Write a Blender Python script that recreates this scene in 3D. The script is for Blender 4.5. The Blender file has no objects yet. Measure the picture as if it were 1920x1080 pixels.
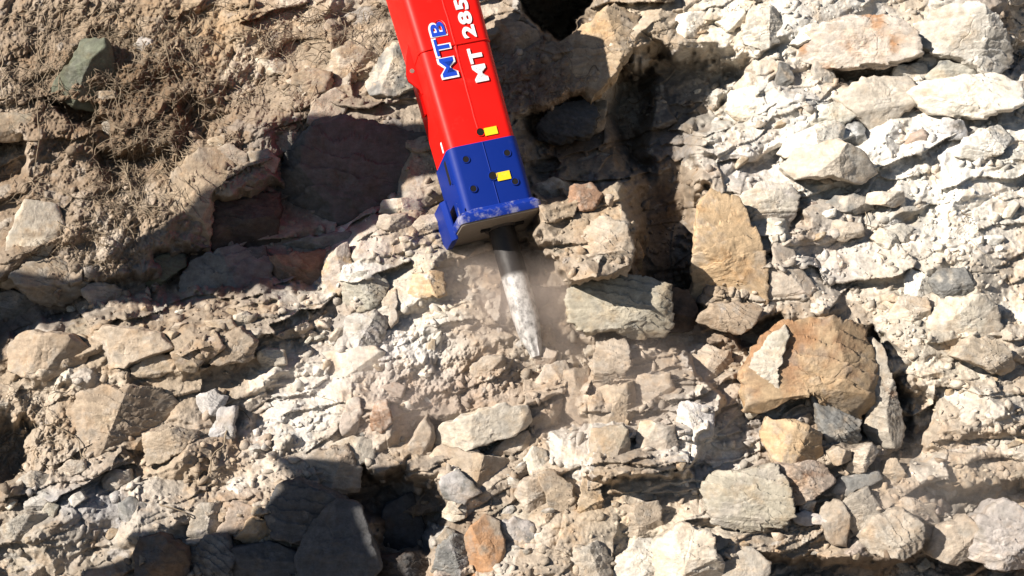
import bpy, bmesh, math, random
import numpy as np
from mathutils import Vector, Matrix

# ------------------------------------------------------------------ camera, sky, sun, exposure
scene = bpy.context.scene
CAM_Z = 1.75
F = 2700.0                       # focal length in photo pixels (photo 1920 wide)
cam_data = bpy.data.cameras.new("camera"); cam = bpy.data.objects.new("camera", cam_data)
scene.collection.objects.link(cam); scene.camera = cam
cam.location = (0, 0, CAM_Z); cam.rotation_euler = (math.radians(90), 0, 0)
cam_data.sensor_width = 36.0; cam_data.lens = 36.0 * F / 1920.0
cam_data.clip_start = 0.05; cam_data.clip_end = 2000

SUN = Vector((-0.72, -0.58, 0.40)).normalized()      # direction towards the sun
world = bpy.data.worlds.new("World"); scene.world = world; world.use_nodes = True
nt = world.node_tree; bg = nt.nodes["Background"]
sky = nt.nodes.new("ShaderNodeTexSky"); sky.sky_type = 'NISHITA'; sky.sun_disc = False
sky.sun_elevation = math.asin(SUN.z); sky.sun_rotation = math.atan2(SUN.x, SUN.y)
sky.air_density = 0.7; sky.dust_density = 0.2; sky.altitude = 2500
nt.links.new(sky.outputs[0], bg.inputs[0]); bg.inputs[1].default_value = 0.05
sd = bpy.data.lights.new("sun", 'SUN'); so = bpy.data.objects.new("sun", sd); scene.collection.objects.link(so)
sd.energy = 5.0; sd.angle = math.radians(0.5); sd.color = (1.0, 0.93, 0.83)
so.rotation_euler = (-SUN).to_track_quat('-Z', 'Y').to_euler()
so.location = (-8, -6, 9)
scene.view_settings.view_transform = 'Standard'; scene.view_settings.look = 'None'
scene.view_settings.exposure = 0.88; scene.view_settings.gamma = 1
scene.render.engine = 'CYCLES'
scene.cycles.volume_step_rate = 2.0; scene.cycles.max_bounces = 4; scene.cycles.diffuse_bounces = 1; scene.cycles.volume_bounces = 1

COL = scene.collection
rng = np.random.default_rng(7); random.seed(7)

def pt(px, py, d):
    """a pixel of the photo at depth d metres -> world point(s)"""
    return np.stack([(px - 960.0) / F * d, d + 0 * px, CAM_Z - (py - 540.0) / F * d], -1)

def tag(o, label=None, cat=None, group=None, kind=None):
    if label: o["label"] = label
    if cat: o["category"] = cat
    if group: o["group"] = group
    if kind: o["kind"] = kind
    return o

def mesh_from(name, V, Fc, smooth=True, col=None, mat=None):
    V = np.asarray(V, np.float32); Fc = np.asarray(Fc, np.int32); k = Fc.shape[1]
    me = bpy.data.meshes.new(name)
    me.vertices.add(len(V)); me.vertices.foreach_set("co", V.ravel())
    me.loops.add(Fc.size); me.loops.foreach_set("vertex_index", Fc.ravel())
    me.polygons.add(len(Fc)); me.polygons.foreach_set("loop_start", np.arange(0, Fc.size, k, dtype=np.int32))
    me.polygons.foreach_set("loop_total", np.full(len(Fc), k, np.int32))
    if smooth: me.polygons.foreach_set("use_smooth", np.ones(len(Fc), bool))
    if col is not None:
        a = me.color_attributes.new("Col", 'FLOAT_COLOR', 'POINT')
        c = np.ones((len(V), 4), np.float32); c[:, :3] = np.clip(col, 0.01, 0.95)
        a.data.foreach_set("color", c.ravel())
    me.update(calc_edges=True)
    if mat: me.materials.append(mat)
    return me

def obj(name, me, parent=None):
    o = bpy.data.objects.new(name, me); COL.objects.link(o)
    if parent: o.parent = parent
    return o

# ------------------------------------------------------------------ noise toolbox (numpy)
def _h(ix, iy, iz, s):
    n = (ix * 374761393 + iy * 668265263 + iz * 2147483647 + s * 1274126177) & 0xffffffff
    n = ((n ^ (n >> 13)) * 1274126177) & 0xffffffff
    n = ((n ^ (n >> 15)) * 2246822519) & 0xffffffff
    n = n ^ (n >> 16)
    return (n & 0xffffff) / float(0xffffff)

def noise2(x, y, s=0):
    xi = np.floor(x).astype(np.int64); yi = np.floor(y).astype(np.int64)
    fx = x - xi; fy = y - yi; fx = fx * fx * (3 - 2 * fx); fy = fy * fy * (3 - 2 * fy)
    a = _h(xi, yi, 0, s); b = _h(xi + 1, yi, 0, s); c = _h(xi, yi + 1, 0, s); d = _h(xi + 1, yi + 1, 0, s)
    return ((a * (1 - fx) + b * fx) * (1 - fy) + (c * (1 - fx) + d * fx) * fy) * 2 - 1

def noise3(x, y, z, s=0):
    xi = np.floor(x).astype(np.int64); yi = np.floor(y).astype(np.int64); zi = np.floor(z).astype(np.int64)
    fx = x - xi; fy = y - yi; fz = z - zi
    fx = fx * fx * (3 - 2 * fx); fy = fy * fy * (3 - 2 * fy); fz = fz * fz * (3 - 2 * fz)
    r = 0
    for i in (0, 1):
        for j in (0, 1):
            for k in (0, 1):
                r = r + _h(xi + i, yi + j, zi + k, s) * (fx if i else 1 - fx) * (fy if j else 1 - fy) * (fz if k else 1 - fz)
    return r * 2 - 1

def fbm2(x, y, s=0, o=5, g=0.5):
    r = 0; a = 1; t = 0
    for i in range(o):
        r = r + a * noise2(x * 2 ** i + 13.7 * i, y * 2 ** i - 7.1 * i, s + i); t += a; a *= g
    return r / t

def fbm3(x, y, z, s=0, o=4, g=0.5):
    r = 0; a = 1; t = 0
    for i in range(o):
        r = r + a * noise3(x * 2 ** i + 3.7 * i, y * 2 ** i, z * 2 ** i, s + i); t += a; a *= g
    return r / t

def worley(x, y, s):
    """F1, F2, offset to the nearest seed and four random numbers of its cell"""
    xi = np.floor(x).astype(np.int64); yi = np.floor(y).astype(np.int64)
    F1 = np.full(x.shape, 9.0); F2 = np.full(x.shape, 9.0)
    bx = np.zeros(x.shape); by = np.zeros(x.shape); ci = np.zeros(x.shape, np.int64); cj = np.zeros(x.shape, np.int64)
    for i in (-1, 0, 1):
        for j in (-1, 0, 1):
            cx = xi + i; cy = yi + j
            dx = x - (cx + 0.1 + 0.8 * _h(cx, cy, 1, s)); dy = y - (cy + 0.1 + 0.8 * _h(cx, cy, 2, s))
            d = np.abs(dx) ** 2.6 + np.abs(dy) ** 2.6; d = d ** (1 / 2.6)
            m = d < F1
            F2 = np.where(m, F1, np.minimum(F2, d))
            F1 = np.where(m, d, F1); bx = np.where(m, dx, bx); by = np.where(m, dy, by)
            ci = np.where(m, cx, ci); cj = np.where(m, cy, cj)
    return F1, F2, bx, by, [_h(ci, cj, q, s) for q in (11, 12, 13, 14)]

def sstep(a, b, x):
    t = np.clip((x - a) / (b - a), 0, 1); return t * t * (3 - 2 * t)

def poly_sd(px, py, poly):
    """signed distance to a polygon in pixels (negative inside)"""
    P = np.array(poly, float); d = np.full(px.shape, 1e9); ins = np.zeros(px.shape, bool)
    for i in range(len(P)):
        a = P[i]; b = P[(i + 1) % len(P)]; e = b - a
        wx = px - a[0]; wy = py - a[1]
        t = np.clip((wx * e[0] + wy * e[1]) / (e @ e + 1e-9), 0, 1)
        d = np.minimum(d, np.hypot(wx - t * e[0], wy - t * e[1]))
        c = ((a[1] > py) != (b[1] > py)) & (px < (b[0] - a[0]) * (py - a[1]) / (b[1] - a[1] + 1e-12) + a[0])
        ins ^= c
    return np.where(ins, -d, d)

# ------------------------------------------------------------------ materials
def nodes_mat(name):
    m = bpy.data.materials.new(name); m.use_nodes = True
    n = m.node_tree; return m, n, n.nodes["Principled BSDF"]

def rock_material(name, fine=1.0):
    m, n, b = nodes_mat(name); N = n.nodes; L = n.links
    at = N.new("ShaderNodeAttribute"); at.attribute_name = "Col"
    geo = N.new("ShaderNodeNewGeometry"); oi = N.new("ShaderNodeObjectInfo")
    def nz(scale, det, rough):
        t = N.new("ShaderNodeTexNoise"); t.inputs["Scale"].default_value = scale
        t.inputs["Detail"].default_value = det; t.inputs["Roughness"].default_value = rough
        L.new(geo.outputs["Position"], t.inputs["Vector"]); return t
    mpb = N.new("ShaderNodeMapping"); mpb.vector_type = 'POINT'; mpb.inputs["Rotation"].default_value = (0, math.radians(16), 0); mpb.inputs["Scale"].default_value = (5, 5, 34)
    wn = N.new("ShaderNodeTexNoise"); wn.inputs["Scale"].default_value = 5; wn.inputs["Detail"].default_value = 3; L.new(geo.outputs["Position"], wn.inputs["Vector"])
    wa = N.new("ShaderNodeVectorMath"); wa.operation = 'MULTIPLY_ADD'; L.new(wn.outputs["Color"], wa.inputs[0]); wa.inputs[1].default_value = (.10, .10, .10); L.new(geo.outputs["Position"], wa.inputs[2])
    L.new(wa.outputs[0], mpb.inputs["Vector"])
    nb = N.new("ShaderNodeTexNoise"); nb.inputs["Scale"].default_value = 1; nb.inputs["Detail"].default_value = 7; nb.inputs["Roughness"].default_value = .68; L.new(mpb.outputs[0], nb.inputs["Vector"])
    n1 = nz(26, 8, 0.72); n2 = nz(120, 4, 0.7); n3 = nz(7, 6, 0.65)
    def rng_(src, a, b_, lo, hi):
        r = N.new("ShaderNodeMapRange"); r.inputs[1].default_value = a; r.inputs[2].default_value = b_
        r.inputs[3].default_value = lo; r.inputs[4].default_value = hi; L.new(src, r.inputs[0]); return r.outputs[0]
    def mul(a, b_):
        x = N.new("ShaderNodeMath"); x.operation = 'MULTIPLY'; L.new(a, x.inputs[0]); L.new(b_, x.inputs[1]); return x.outputs[0]
    v = mul(rng_(n1.outputs[0], 0.3, 0.7, 0.76, 1.22), rng_(n2.outputs[0], 0.3, 0.7, 0.90, 1.10))
    v = mul(v, rng_(nb.outputs[0], 0.3, 0.7, 0.86, 1.13))
    v = mul(v, rng_(oi.outputs["Random"], 0, 1, 0.88, 1.1))
    mx = N.new("ShaderNodeVectorMath"); mx.operation = 'SCALE'; L.new(at.outputs["Color"], mx.inputs[0]); L.new(v, mx.inputs["Scale"])
    # warm iron staining and pale dust in patches
    mix = N.new("ShaderNodeMix"); mix.data_type = 'RGBA'; mix.blend_type = 'MULTIPLY'
    L.new(rng_(n3.outputs[0], 0.5, 0.72, 0.0, 0.55), mix.inputs[0]); L.new(mx.outputs[0], mix.inputs[6])
    mix.inputs[7].default_value = (0.95, 0.72, 0.48, 1)
    mix2 = N.new("ShaderNodeMix"); mix2.data_type = 'RGBA'
    n4 = nz(11, 7, 0.7)
    L.new(rng_(n4.outputs[0], 0.55, 0.75, 0.0, 0.45), mix2.inputs[0]); L.new(mix.outputs[2], mix2.inputs[6])
    lt = N.new("ShaderNodeVectorMath"); lt.operation = 'SCALE'; L.new(mix.outputs[2], lt.inputs[0]); lt.inputs["Scale"].default_value = 1.45; L.new(lt.outputs[0], mix2.inputs[7])
    L.new(mix2.outputs[2], b.inputs["Base Color"])
    b.inputs["Roughness"].default_value = 0.92; b.inputs["Specular IOR Level"].default_value = 0.25
    bp = N.new("ShaderNodeBump"); bp.inputs["Strength"].default_value = 0.8 * fine; bp.inputs["Distance"].default_value = 0.012
    hs = N.new("ShaderNodeMath"); hs.operation = 'MULTIPLY_ADD'; L.new(nb.outputs[0], hs.inputs[0]); hs.inputs[1].default_value = .55; L.new(n1.outputs[0], hs.inputs[2]); L.new(hs.outputs[0], bp.inputs["Height"])
    bp2 = N.new("ShaderNodeBump"); bp2.inputs["Strength"].default_value = 0.5 * fine; bp2.inputs["Distance"].default_value = 0.004
    L.new(n2.outputs[0], bp2.inputs["Height"]); L.new(bp.outputs[0], bp2.inputs["Normal"]); L.new(bp2.outputs[0], b.inputs["Normal"])
    return m
M_ROCK = rock_material("rock_surface")

PAL = dict(
    tan=(.40, .31, .215), pale=(.74, .68, .57), white=(.90, .87, .80), grey=(.38, .355, .31), dgrey=(.15, .15, .155),
    bgrey=(.42, .44, .48), soil=(.20, .132, .080), red=(.31, .19, .125), ochre=(.50, .36, .22), rust=(.40, .225, .12),
    green=(.33, .32, .25), moss=(.14, .15, .11), pink=(.44, .345, .285), brown=(.28, .21, .15), slate=(.20, .198, .19),
    beige=(.46, .38, .30), lilac=(.60, .57, .57))
PAL = {k: np.array(v) * .86 for k, v in PAL.items()}
PAL['black'] = np.array([.065, .052, .045]); PAL['shaded_slate'] = np.array([.085, .085, .088]); PAL['shaded_brown'] = np.array([.12, .085, .062])  # rock tones darkened further: shade put into the colour where shadows lie

# ------------------------------------------------------------------ the rock face: low relief by place
LEAN = math.tan(math.radians(31))
FEATURES = [  # polygon, depth change in metres (+ = deeper), edge softness in pixels
    ([(975, 235), (1090, 195), (1180, 150), (1230, 120), (1230, 330), (1165, 345), (985, 322)], 0.50, 30),
    ([(1150, 150), (1240, 100), (1372, 128), (1392, 240), (1326, 262), (1316, 575), (1188, 560), (1186, 330), (1140, 250)], 0.64, 34),
    ([(1005, 345), (1165, 348), (1182, 400), (1184, 512), (1080, 530), (1040, 440), (1005, 420)], -0.66, 12),
    ([(940, -120), (1150, -120), (1128, 8), (1092, 38), (1045, 72), (1008, 38), (965, -5)], 2.6, 9),
    ([(1010, 612), (1100, 640), (1112, 690), (1060, 700), (1015, 672)], 0.22, 22),
    ([(985, 440), (1030, 440), (1040, 480), (1020, 495), (990, 480)], 0.25, 12),
    ([(505, 240), (740, 240), (760, 400), (650, 440), (600, 545), (270, 560), (280, 490), (385, 455), (395, 360), (510, 350)], 0.32, 26),
    ([(-60, 545), (270, 520), (280, 575), (150, 590), (20, 640), (-60, 720)], 0.28, 24),
    ([(90, 170), (200, 190), (220, 215), (120, 212)], 0.3, 12),
    ([(-60, 250), (50, 255), (40, 335), (-60, 345)], 0.35, 14),
    ([(160, 255), (330, 262), (380, 180), (430, 190), (340, 330), (210, 340)], 0.20, 26),
    ([(-60, 790), (70, 800), (60, 870), (20, 910), (-60, 930)], 0.35, 22),
    ([(700, 870), (800, 865), (842, 960), (790, 1040), (640, 1090), (690, 980), (600, 930)], 0.45, 26),
    ([(1560, 112), (1700, 105), (1690, 140), (1610, 168), (1555, 160)], 0.30, 10),
    ([(1475, 690), (1540, 730), (1560, 830), (1700, 840), (1700, 700), (1620, 640)], 0.30, 22),
    ([(1670, 700), (1740, 730), (1760, 870), (1660, 880)], 0.25, 26),
    ([(1480, 360), (1520, 415), (1475, 425)], 0.14, 10),
    ([(1390, 600), (1460, 600), (1450, 670), (1400, 650)], 0.25, 14),
    ([(1850, -20), (1990, -20), (1990, 130), (1900, 120)], 0.25, 30),
    ([(1740, 930), (1990, 900), (1990, 980), (1800, 980)], 0.30, 26),
    ([(1440, 1035), (1990, 1035), (1990, 1160), (1400, 1160)], 0.35, 20),
    ([(1112, 648), (1300, 640), (1330, 760), (1300, 870), (1102, 890), (1098, 780)], -0.24, 9),
    ([(1062, 690), (1100, 690), (1092, 800), (1060, 790)], 0.14, 10),
    ([(1310, 330), (1430, 350), (1560, 560), (1560, 610), (1300, 600)], -0.10, 24),
    ([(1280, -60), (1920, -60), (1920, 330), (1480, 340), (1340, 100)], -0.10, 60),
    ([(20, 600), (480, 560), (600, 600), (500, 700), (20, 720)], -0.15, 40),
    ([(380, 980), (820, 1000), (800, 1140), (200, 1140)], 0.1, 30),
    ([(905, 690), (1060, 670), (1110, 760), (1000, 830), (860, 780)], -0.10, 40),
    ([(640, 400), (800, 400), (830, 480), (900, 640), (640, 640)], -0.10, 40),
]
def low_depth(px, py):
    x = px / 300.0; y = py / 300.0
    wx = px + 60 * fbm2(x * 2.4, y * 2.4, 31, 5, .6); wy = py + 60 * fbm2(x * 2.4, y * 2.4, 41, 5, .6)
    d = 9.0 + (660.0 - np.clip(py, -900, 1400)) / 300.0 * LEAN
    d = d - 0.12 * fbm2(x * 0.55, y * 0.8, 51, 3) - 0.10 * fbm2(x * 1.6 + y, y * 1.9, 61, 3)
    for poly, dz, soft in FEATURES:
        P = np.array(poly); x0, y0 = P.min(0) - 2 * soft - 30; x1, y1 = P.max(0) + 2 * soft + 30
        m = (px > x0) & (px < x1) & (py > y0) & (py < y1)
        if m.any():
            sd_ = poly_sd(wx[m], wy[m], poly)
            d[m] += dz * (1 - sstep(-soft, soft * 0.6, sd_))
    # the spot the chisel stands on
    k = np.exp(-(((px - 1005) / 60) ** 2 + ((py - 668) / 45) ** 2)); d = d * (1 - k) + 9.04 * k
    return d

EARTH = [(250, 190, 330, 230), (1010, 160, 90, 70), (60, 830, 110, 90), (230, 430, 160, 90), (820, 700, 160, 70), (1500, 980, 90, 40), (150, 60, 250, 110)]
def earth_w(px, py):
    w = 0
    for cx, cy, rx, ry in EARTH: w = np.maximum(w, np.exp(-(((px - cx) / rx) ** 2 + ((py - cy) / ry) ** 2) ** 2))
    return w

def rockfield(px, py, size, s, ax=1.5, rot=-0.30, present=.8, steep=1.7, warp=.10, tilt=.45, tmin=.10, tmax=.42):
    """overlapping angular blocks: for each seed a tilted top plane cut by steep side planes; the highest wins"""
    x = px / 300.0 / size; y = py / 300.0 / size
    c, sn = math.cos(rot), math.sin(rot)
    u = (x * c + y * sn) / ax; v = (-x * sn + y * c)
    u = u + warp * fbm2(x * 2.1, y * 2.1, s + 5, 4, .6); v = v + warp * fbm2(x * 2.1 + 7, y * 2.1, s + 9, 4, .6)
    xi = np.floor(u).astype(np.int64); yi = np.floor(v).astype(np.int64)
    best = np.full(x.shape, -9.0); ri = np.zeros(x.shape, np.int64); rj = np.zeros(x.shape, np.int64)
    for i in (-1, 0, 1):
        for j in (-1, 0, 1):
            cx = xi + i; cy = yi + j
            R = lambda q: _h(cx, cy, q, s)
            dx = u - (cx + 0.1 + 0.8 * R(1)); dy = v - (cy + 0.1 + 0.8 * R(2))
            top = tmin + (tmax - tmin) * R(3) + tilt * (R(4) - .5) * 2 * dx * ax + tilt * ((R(5) - .62) * 2) * dy
            top = np.minimum(top, tmin + (tmax - tmin) * R(3) * 1.12 + 1.5 * (R(4) - .4) * dx - 1.5 * (R(7) - .5) * dy)
            th = R(6) * 6.283; side = np.full(x.shape, 9.0)
            for k in range(5):
                a = th + k * 1.2566 + (R(20 + k) - .5) * .7; rad = .36 + .36 * R(30 + k)
                side = np.minimum(side, (rad - (np.cos(a) * dx + np.sin(a) * dy)) * steep)
            h = np.minimum(top, side) + np.where(R(8) > present, -5.0, 0.0)
            m = h > best
            best = np.where(m, h, best); ri = np.where(m, cx, ri); rj = np.where(m, cy, rj)
    return best * size, [_h(ri, rj, q, s) for q in (11, 12, 13, 14)]

def strata(x, y, period, s, jog, dip):
    """stepped beds: each bed swells towards the viewer as it goes down, then breaks back; joints shift the beds"""
    v = y * math.cos(dip) - x * math.sin(dip); u = x * math.cos(dip) + y * math.sin(dip)
    F1, F2, dx, dy, r = worley(u / jog + .2 * fbm2(x * 3, y * 3, s + 3, 3), v / (jog * .62) + .2 * fbm2(x * 3, y * 3, s + 4, 3), s)
    q = v / period + .55 * fbm2(x * 1.2 / period * .3, y * 1.2 / period * .3, s + 7, 4, .55) + r[0] * .9
    k = np.floor(q); f = q - k; cell = _h(k.astype(np.int64), (r[1] * 997).astype(np.int64), 5, s)
    f = f / (.70 + .30 * cell); f = np.where(f > 1, 1 - (f - 1) * 3.2, f)          # steep little undercut instead of a knife edge
    return (f - .5) * (.45 + .8 * cell) + (cell - .5) * .55 + (r[2] - .5) * .5, [cell, r[1], r[2], r[3]]

def relief(px, py):
    ew = earth_w(px, py); x = px / 300.0; y = py / 300.0
    dipf = .26
    fill = noise2(x * 1.1 + 3, y * 1.3, 81) * .5 + fbm2(x * 3, y * 3, 83, 3) * .35          # how high soil and dust fill the gaps
    s1, q1 = strata(x + .10 * fbm2(x * 2, y * 2, 11, 4), y + .06 * fbm2(x * 3, y * 3, 12, 4), .34, 511, .50, -dipf)
    s2, q2 = strata(x + .05 * fbm2(x * 4, y * 4, 13, 4), y + .04 * fbm2(x * 5, y * 5, 14, 4), .115, 521, .24, -dipf)
    h1, r1 = rockfield(px, py, 0.36, 101, 1.6, -.28, .75, 1.5, .13, .50, .02, .30)
    h2, r2 = rockfield(px, py, 0.17, 202, 1.5, -.30, .85, 1.6, .13, .60, .08, .45)
    h3, r3 = rockfield(px, py, 0.075, 303, 1.35, -.15, .80, 1.6, .13, .70, .10, .55)
    h4, r4 = rockfield(px, py, 0.032, 404, 1.2, .2, .8, 1.6, .10, .7, .10, .6)
    solid = sstep(-.25, .35, fbm2(x * 1.1 + 2, y * 1.3 + 8, 77, 4, .55) + .22)        # bedrock here, rubble there
    dusty = np.exp(-(((px - 860) / 330) ** 2 + ((py - 640) / 170) ** 2))
    m2 = sstep(-.05, .45, fbm2(x * 1.6 + 4, y * 2.0, 78, 3))
    base = (.115 * s1 + (.008 + .045 * m2) * s2) * (1 - .75 * ew)
    bed = base + .006 + .03 * np.maximum(ew, dusty * .6) + .030 * fill * (1 - .5 * solid)
    b4 = bed + np.maximum(h4, -.02) * .75 - .006 - .010 * solid
    b3 = bed + h3 * (1 - .25 * ew) - .010 - .012 * solid
    b2 = base + h2 * (1 - .55 * ew) - .010 - .015 * solid
    b1 = base * .45 + h1 * (1 - .35 * ew) - .02 * ew - .005 * solid
    rockb = base + .022 * solid                                                # bare bedrock face
    S = np.stack([bed, b4, b3, b2, b1, rockb]); w = S.argmax(0); h = S.max(0)
    h = .75 * h + .25 * (np.log(np.exp(np.clip((S - h) * 320, -50, 60)).sum(0)) / 320 + h)
    # facets, fractures and fine grain on the faces
    face = fbm2(x * 6, y * 6, 93, 5, .55)
    h = h + 0.022 * (np.abs(face) * -1.4 + .25) + 0.0050 * fbm2(x * 42, y * 42, 96, 3, .6) + .010 * fbm2(x * 17, y * 17, 94, 3, .6)
    cr = np.exp(-np.abs(fbm2(x * 2.3, y * 2.3, 98, 4, .5)) / .010) * sstep(.1, .5, noise2(x * 1.5, y * 1.5, 88))
    h = h - 0.014 * cr
    xr = x + .35 * y; lump = np.abs(fbm2(xr * 4.0, y * 2.7, 95, 6, 0.62)); l2 = fbm2(xr * 13, y * 12, 85, 5, .72)
    h = h + ew * (0.20 * lump - 0.04 + .050 * l2 + .020 * np.maximum(s1, -.3))
    bw = np.exp(-(((px - 1215) / 115) ** 4 + ((py - 790) / 150) ** 4)) + .8 * np.exp(-(((px - 1420) / 90) ** 4 + ((py - 470) / 120) ** 4))
    fis = np.exp(-np.abs(fbm2(x * 3.4 + .3 * y, y * .9, 87, 4, .55)) / .022); stp = y * 5.5 + .5 * fbm2(x * 1.5, y * 2, 86, 4); stp = stp - np.floor(stp)
    h = h + bw * (-.05 * fis + .075 * (stp - .5))
    tipk = np.exp(-(((px - 1005) / 55) ** 2 + ((py - 665) / 40) ** 2))
    # numbers of the block one sees
    ids = []
    for q in range(4):
        ids.append(np.choose(w, [r4[q] * 0 + .5, r4[q], r3[q], r2[q], r1[q], .5 * q1[q] + .5 * q2[q]]))
    return h * (1 - 0.85 * tipk), (ids, ew, w)

ZONES = [  # cx, cy, rx, ry, colour, weight; darkest tones add painted shade to shadow areas
    (20, 420, 160, 160, 'brown', .6), (360, 320, 120, 120, 'tan', .5),
    (230, 200, 320, 230, 'soil', .88), (60, 90, 150, 150, 'brown', .5), (330, 60, 200, 70, 'tan', .5), (430, 30, 120, 60, 'ochre', .5),
    (640, 130, 130, 100, 'tan', .5), (600, 250, 90, 60, 'brown', .5), (620, 330, 150, 100, 'shaded_slate', .95), (420, 510, 170, 52, 'shaded_slate', .9), (120, 600, 150, 30, 'shaded_slate', .6),
    (1640, 150, 380, 230, 'white', .95), (1480, 80, 260, 160, 'pale', .5), (1750, 330, 280, 190, 'white', .7), (1560, 420, 120, 90, 'grey', .5),
    (1120, 90, 110, 110, 'ochre', .8), (1010, 150, 90, 60, 'red', .8), (1240, 60, 90, 90, 'tan', .6), (1060, 285, 120, 60, 'shaded_brown', .95), (1262, 400, 72, 190, 'shaded_brown', 1.0), (1260, 190, 110, 70, 'shaded_slate', .9), (1120, 430, 60, 70, 'tan', .8),
    (1370, 470, 80, 130, 'ochre', .6), (1400, 250, 60, 70, 'pale', .6), (1080, 380, 90, 50, 'tan', .7), (700, 500, 110, 80, 'grey', .5), (800, 560, 80, 80, 'pale', .7),
    (1000, 672, 60, 35, 'pale', .7), (690, 470, 60, 60, 'lilac', .6), (790, 620, 50, 110, 'white', .5), (720, 650, 130, 70, 'lilac', .75), (1560, 480, 70, 60, 'lilac', .5), (1750, 260, 80, 60, 'lilac', .5), (540, 810, 170, 70, 'lilac', .7), (600, 730, 110, 60, 'white', .6), (950, 690, 120, 50, 'beige', .7), (820, 740, 150, 60, 'pink', .7),
    (280, 700, 260, 120, 'tan', .5), (80, 1000, 160, 90, 'grey', .6), (300, 940, 200, 100, 'beige', .5), (1200, 760, 150, 130, 'beige', .7), (1330, 850, 90, 110, 'lilac', .6),
    (1130, 950, 60, 90, 'ochre', .5), (1260, 1020, 150, 70, 'pale', .6), (1700, 700, 220, 160, 'beige', .6), (1760, 620, 160, 120, 'pale', .6), (1700, 930, 200, 90, 'beige', .6),
    (700, 980, 130, 100, 'shaded_brown', .9), (500, 1060, 230, 40, 'shaded_slate', .8), (1040, 20, 80, 60, 'black', .8), (1700, 1065, 220, 22, 'shaded_brown', .8), (1560, 140, 150, 30, 'rust', .4), (1890, 60, 60, 120, 'soil', .7), (450, 900, 120, 60, 'beige', .5), (610, 770, 40, 70, 'white', .7), (545, 845, 60, 35, 'white', .6), (670, 500, 40, 60, 'white', .6), (1335, 850, 45, 70, 'white', .8), (1400, 300, 60, 60, 'lilac', .6), (790, 660, 60, 60, 'white', .4), (200, 940, 70, 50, 'bgrey', .6), (90, 935, 60, 30, 'bgrey', .6), (1690, 400, 90, 40, 'grey', .5),
]
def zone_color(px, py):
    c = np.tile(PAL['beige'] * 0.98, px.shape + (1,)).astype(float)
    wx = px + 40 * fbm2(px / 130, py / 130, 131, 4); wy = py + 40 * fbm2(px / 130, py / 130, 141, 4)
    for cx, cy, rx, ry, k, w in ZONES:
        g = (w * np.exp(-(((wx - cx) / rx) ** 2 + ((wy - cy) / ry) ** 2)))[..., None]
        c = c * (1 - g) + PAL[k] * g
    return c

def rock_color(px, py, aux):
    rr, ew, w = aux
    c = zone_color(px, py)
    blk = (w > 0) * (1 - .45 * ew)
    c = c * (1 + blk * .36 * (rr[3] - .5))[..., None]
    for q, lo, hi, k, wt in ((0, .88, 1, 'ochre', .25), (0, .0, .12, 'bgrey', .28), (1, .84, 1, 'white', .3), (1, 0, .08, 'red', .22), (2, .88, 1, 'brown', .3), (2, 0, .12, 'green', .2), (2, .6, .7, 'slate', .2)):
        m = ((rr[q] > lo) & (rr[q] <= hi)) * wt * blk; m = m[..., None]; c = c * (1 - m) + PAL[k] * np.minimum(1, c.mean(-1, keepdims=True) / .30) * m
    x = px / 300; y = py / 300
    s = (sstep(0.10, 0.5, fbm2(x * 2.3, y * 2.3, 151, 5, .6)) * 0.5)[..., None]; c = c * (1 - s) + c * np.array([.74, .62, .50]) * s     # soil stains
    s = (sstep(0.15, 0.45, fbm2(x * 3.3 + 9, y * 3.3, 161, 5, .6)) * 0.40)[..., None]; c = c * (1 - s) + (PAL['white'] * .35 + c * .95) * s          # rock dust
    return c

# grid: dense inside the picture, coarse far out
def axis(lo, a, b, hi, step, n):
    t = np.linspace(0, 1, n)[1:] ** 1.8
    return np.concatenate([(a - (a - lo) * t)[::-1], np.arange(a, b, step), b + (hi - b) * t])
GX = axis(-3600, -70, 1990, 5200, 1.5, 110); GY = axis(-2600, -60, 1150, 1420, 1.5, 60)
PX, PY = np.meshgrid(GX, GY)
LOW = low_depth(PX, PY); H, aux = relief(PX, PY)
DEPTH = LOW - H
TV = pt(PX, PY, DEPTH)
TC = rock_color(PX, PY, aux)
ny, nx = PX.shape; idx = np.arange(ny * nx).reshape(ny, nx)
quads = np.stack([idx[:-1, :-1], idx[1:, :-1], idx[1:, 1:], idx[:-1, 1:]], -1).reshape(-1, 4)
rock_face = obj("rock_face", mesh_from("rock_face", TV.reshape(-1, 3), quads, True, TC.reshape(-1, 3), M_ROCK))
tag(rock_face, kind="structure")

def sample(px, py, arr=None):
    arr = DEPTH if arr is None else arr
    j = np.clip(np.searchsorted(GX, px), 0, nx - 1); i = np.clip(np.searchsorted(GY, py), 0, ny - 1)
    return arr[i, j]
gs = 60.0
gm, gn, gb = nodes_mat("quarry_dirt")
t = gn.nodes.new("ShaderNodeTexNoise"); t.inputs["Scale"].default_value = 3; t.inputs["Detail"].default_value = 8
cr = gn.nodes.new("ShaderNodeValToRGB"); cr.color_ramp.elements[0].color = (.10, .08, .06, 1); cr.color_ramp.elements[1].color = (.20, .16, .12, 1)
gn.links.new(t.outputs[0], cr.inputs[0]); gn.links.new(cr.outputs[0], gb.inputs[0]); gb.inputs["Roughness"].default_value = .95
gv = []
for i in range(41):
    for j in range(41):
        x = (i / 20 - 1) * 40; y = -60 + j / 40 * 69.5
        gv.append((x, y, -0.18 + 0.05 * math.sin(x * 1.3) * math.cos(y * 1.1) + random.uniform(-.02, .02)))
gi = np.arange(1681).reshape(41, 41)
ground = obj("ground", mesh_from("ground", gv, np.stack([gi[:-1, :-1], gi[1:, :-1], gi[1:, 1:], gi[:-1, 1:]], -1).reshape(-1, 4), True, None, gm))
tag(ground, kind="structure")
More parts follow.
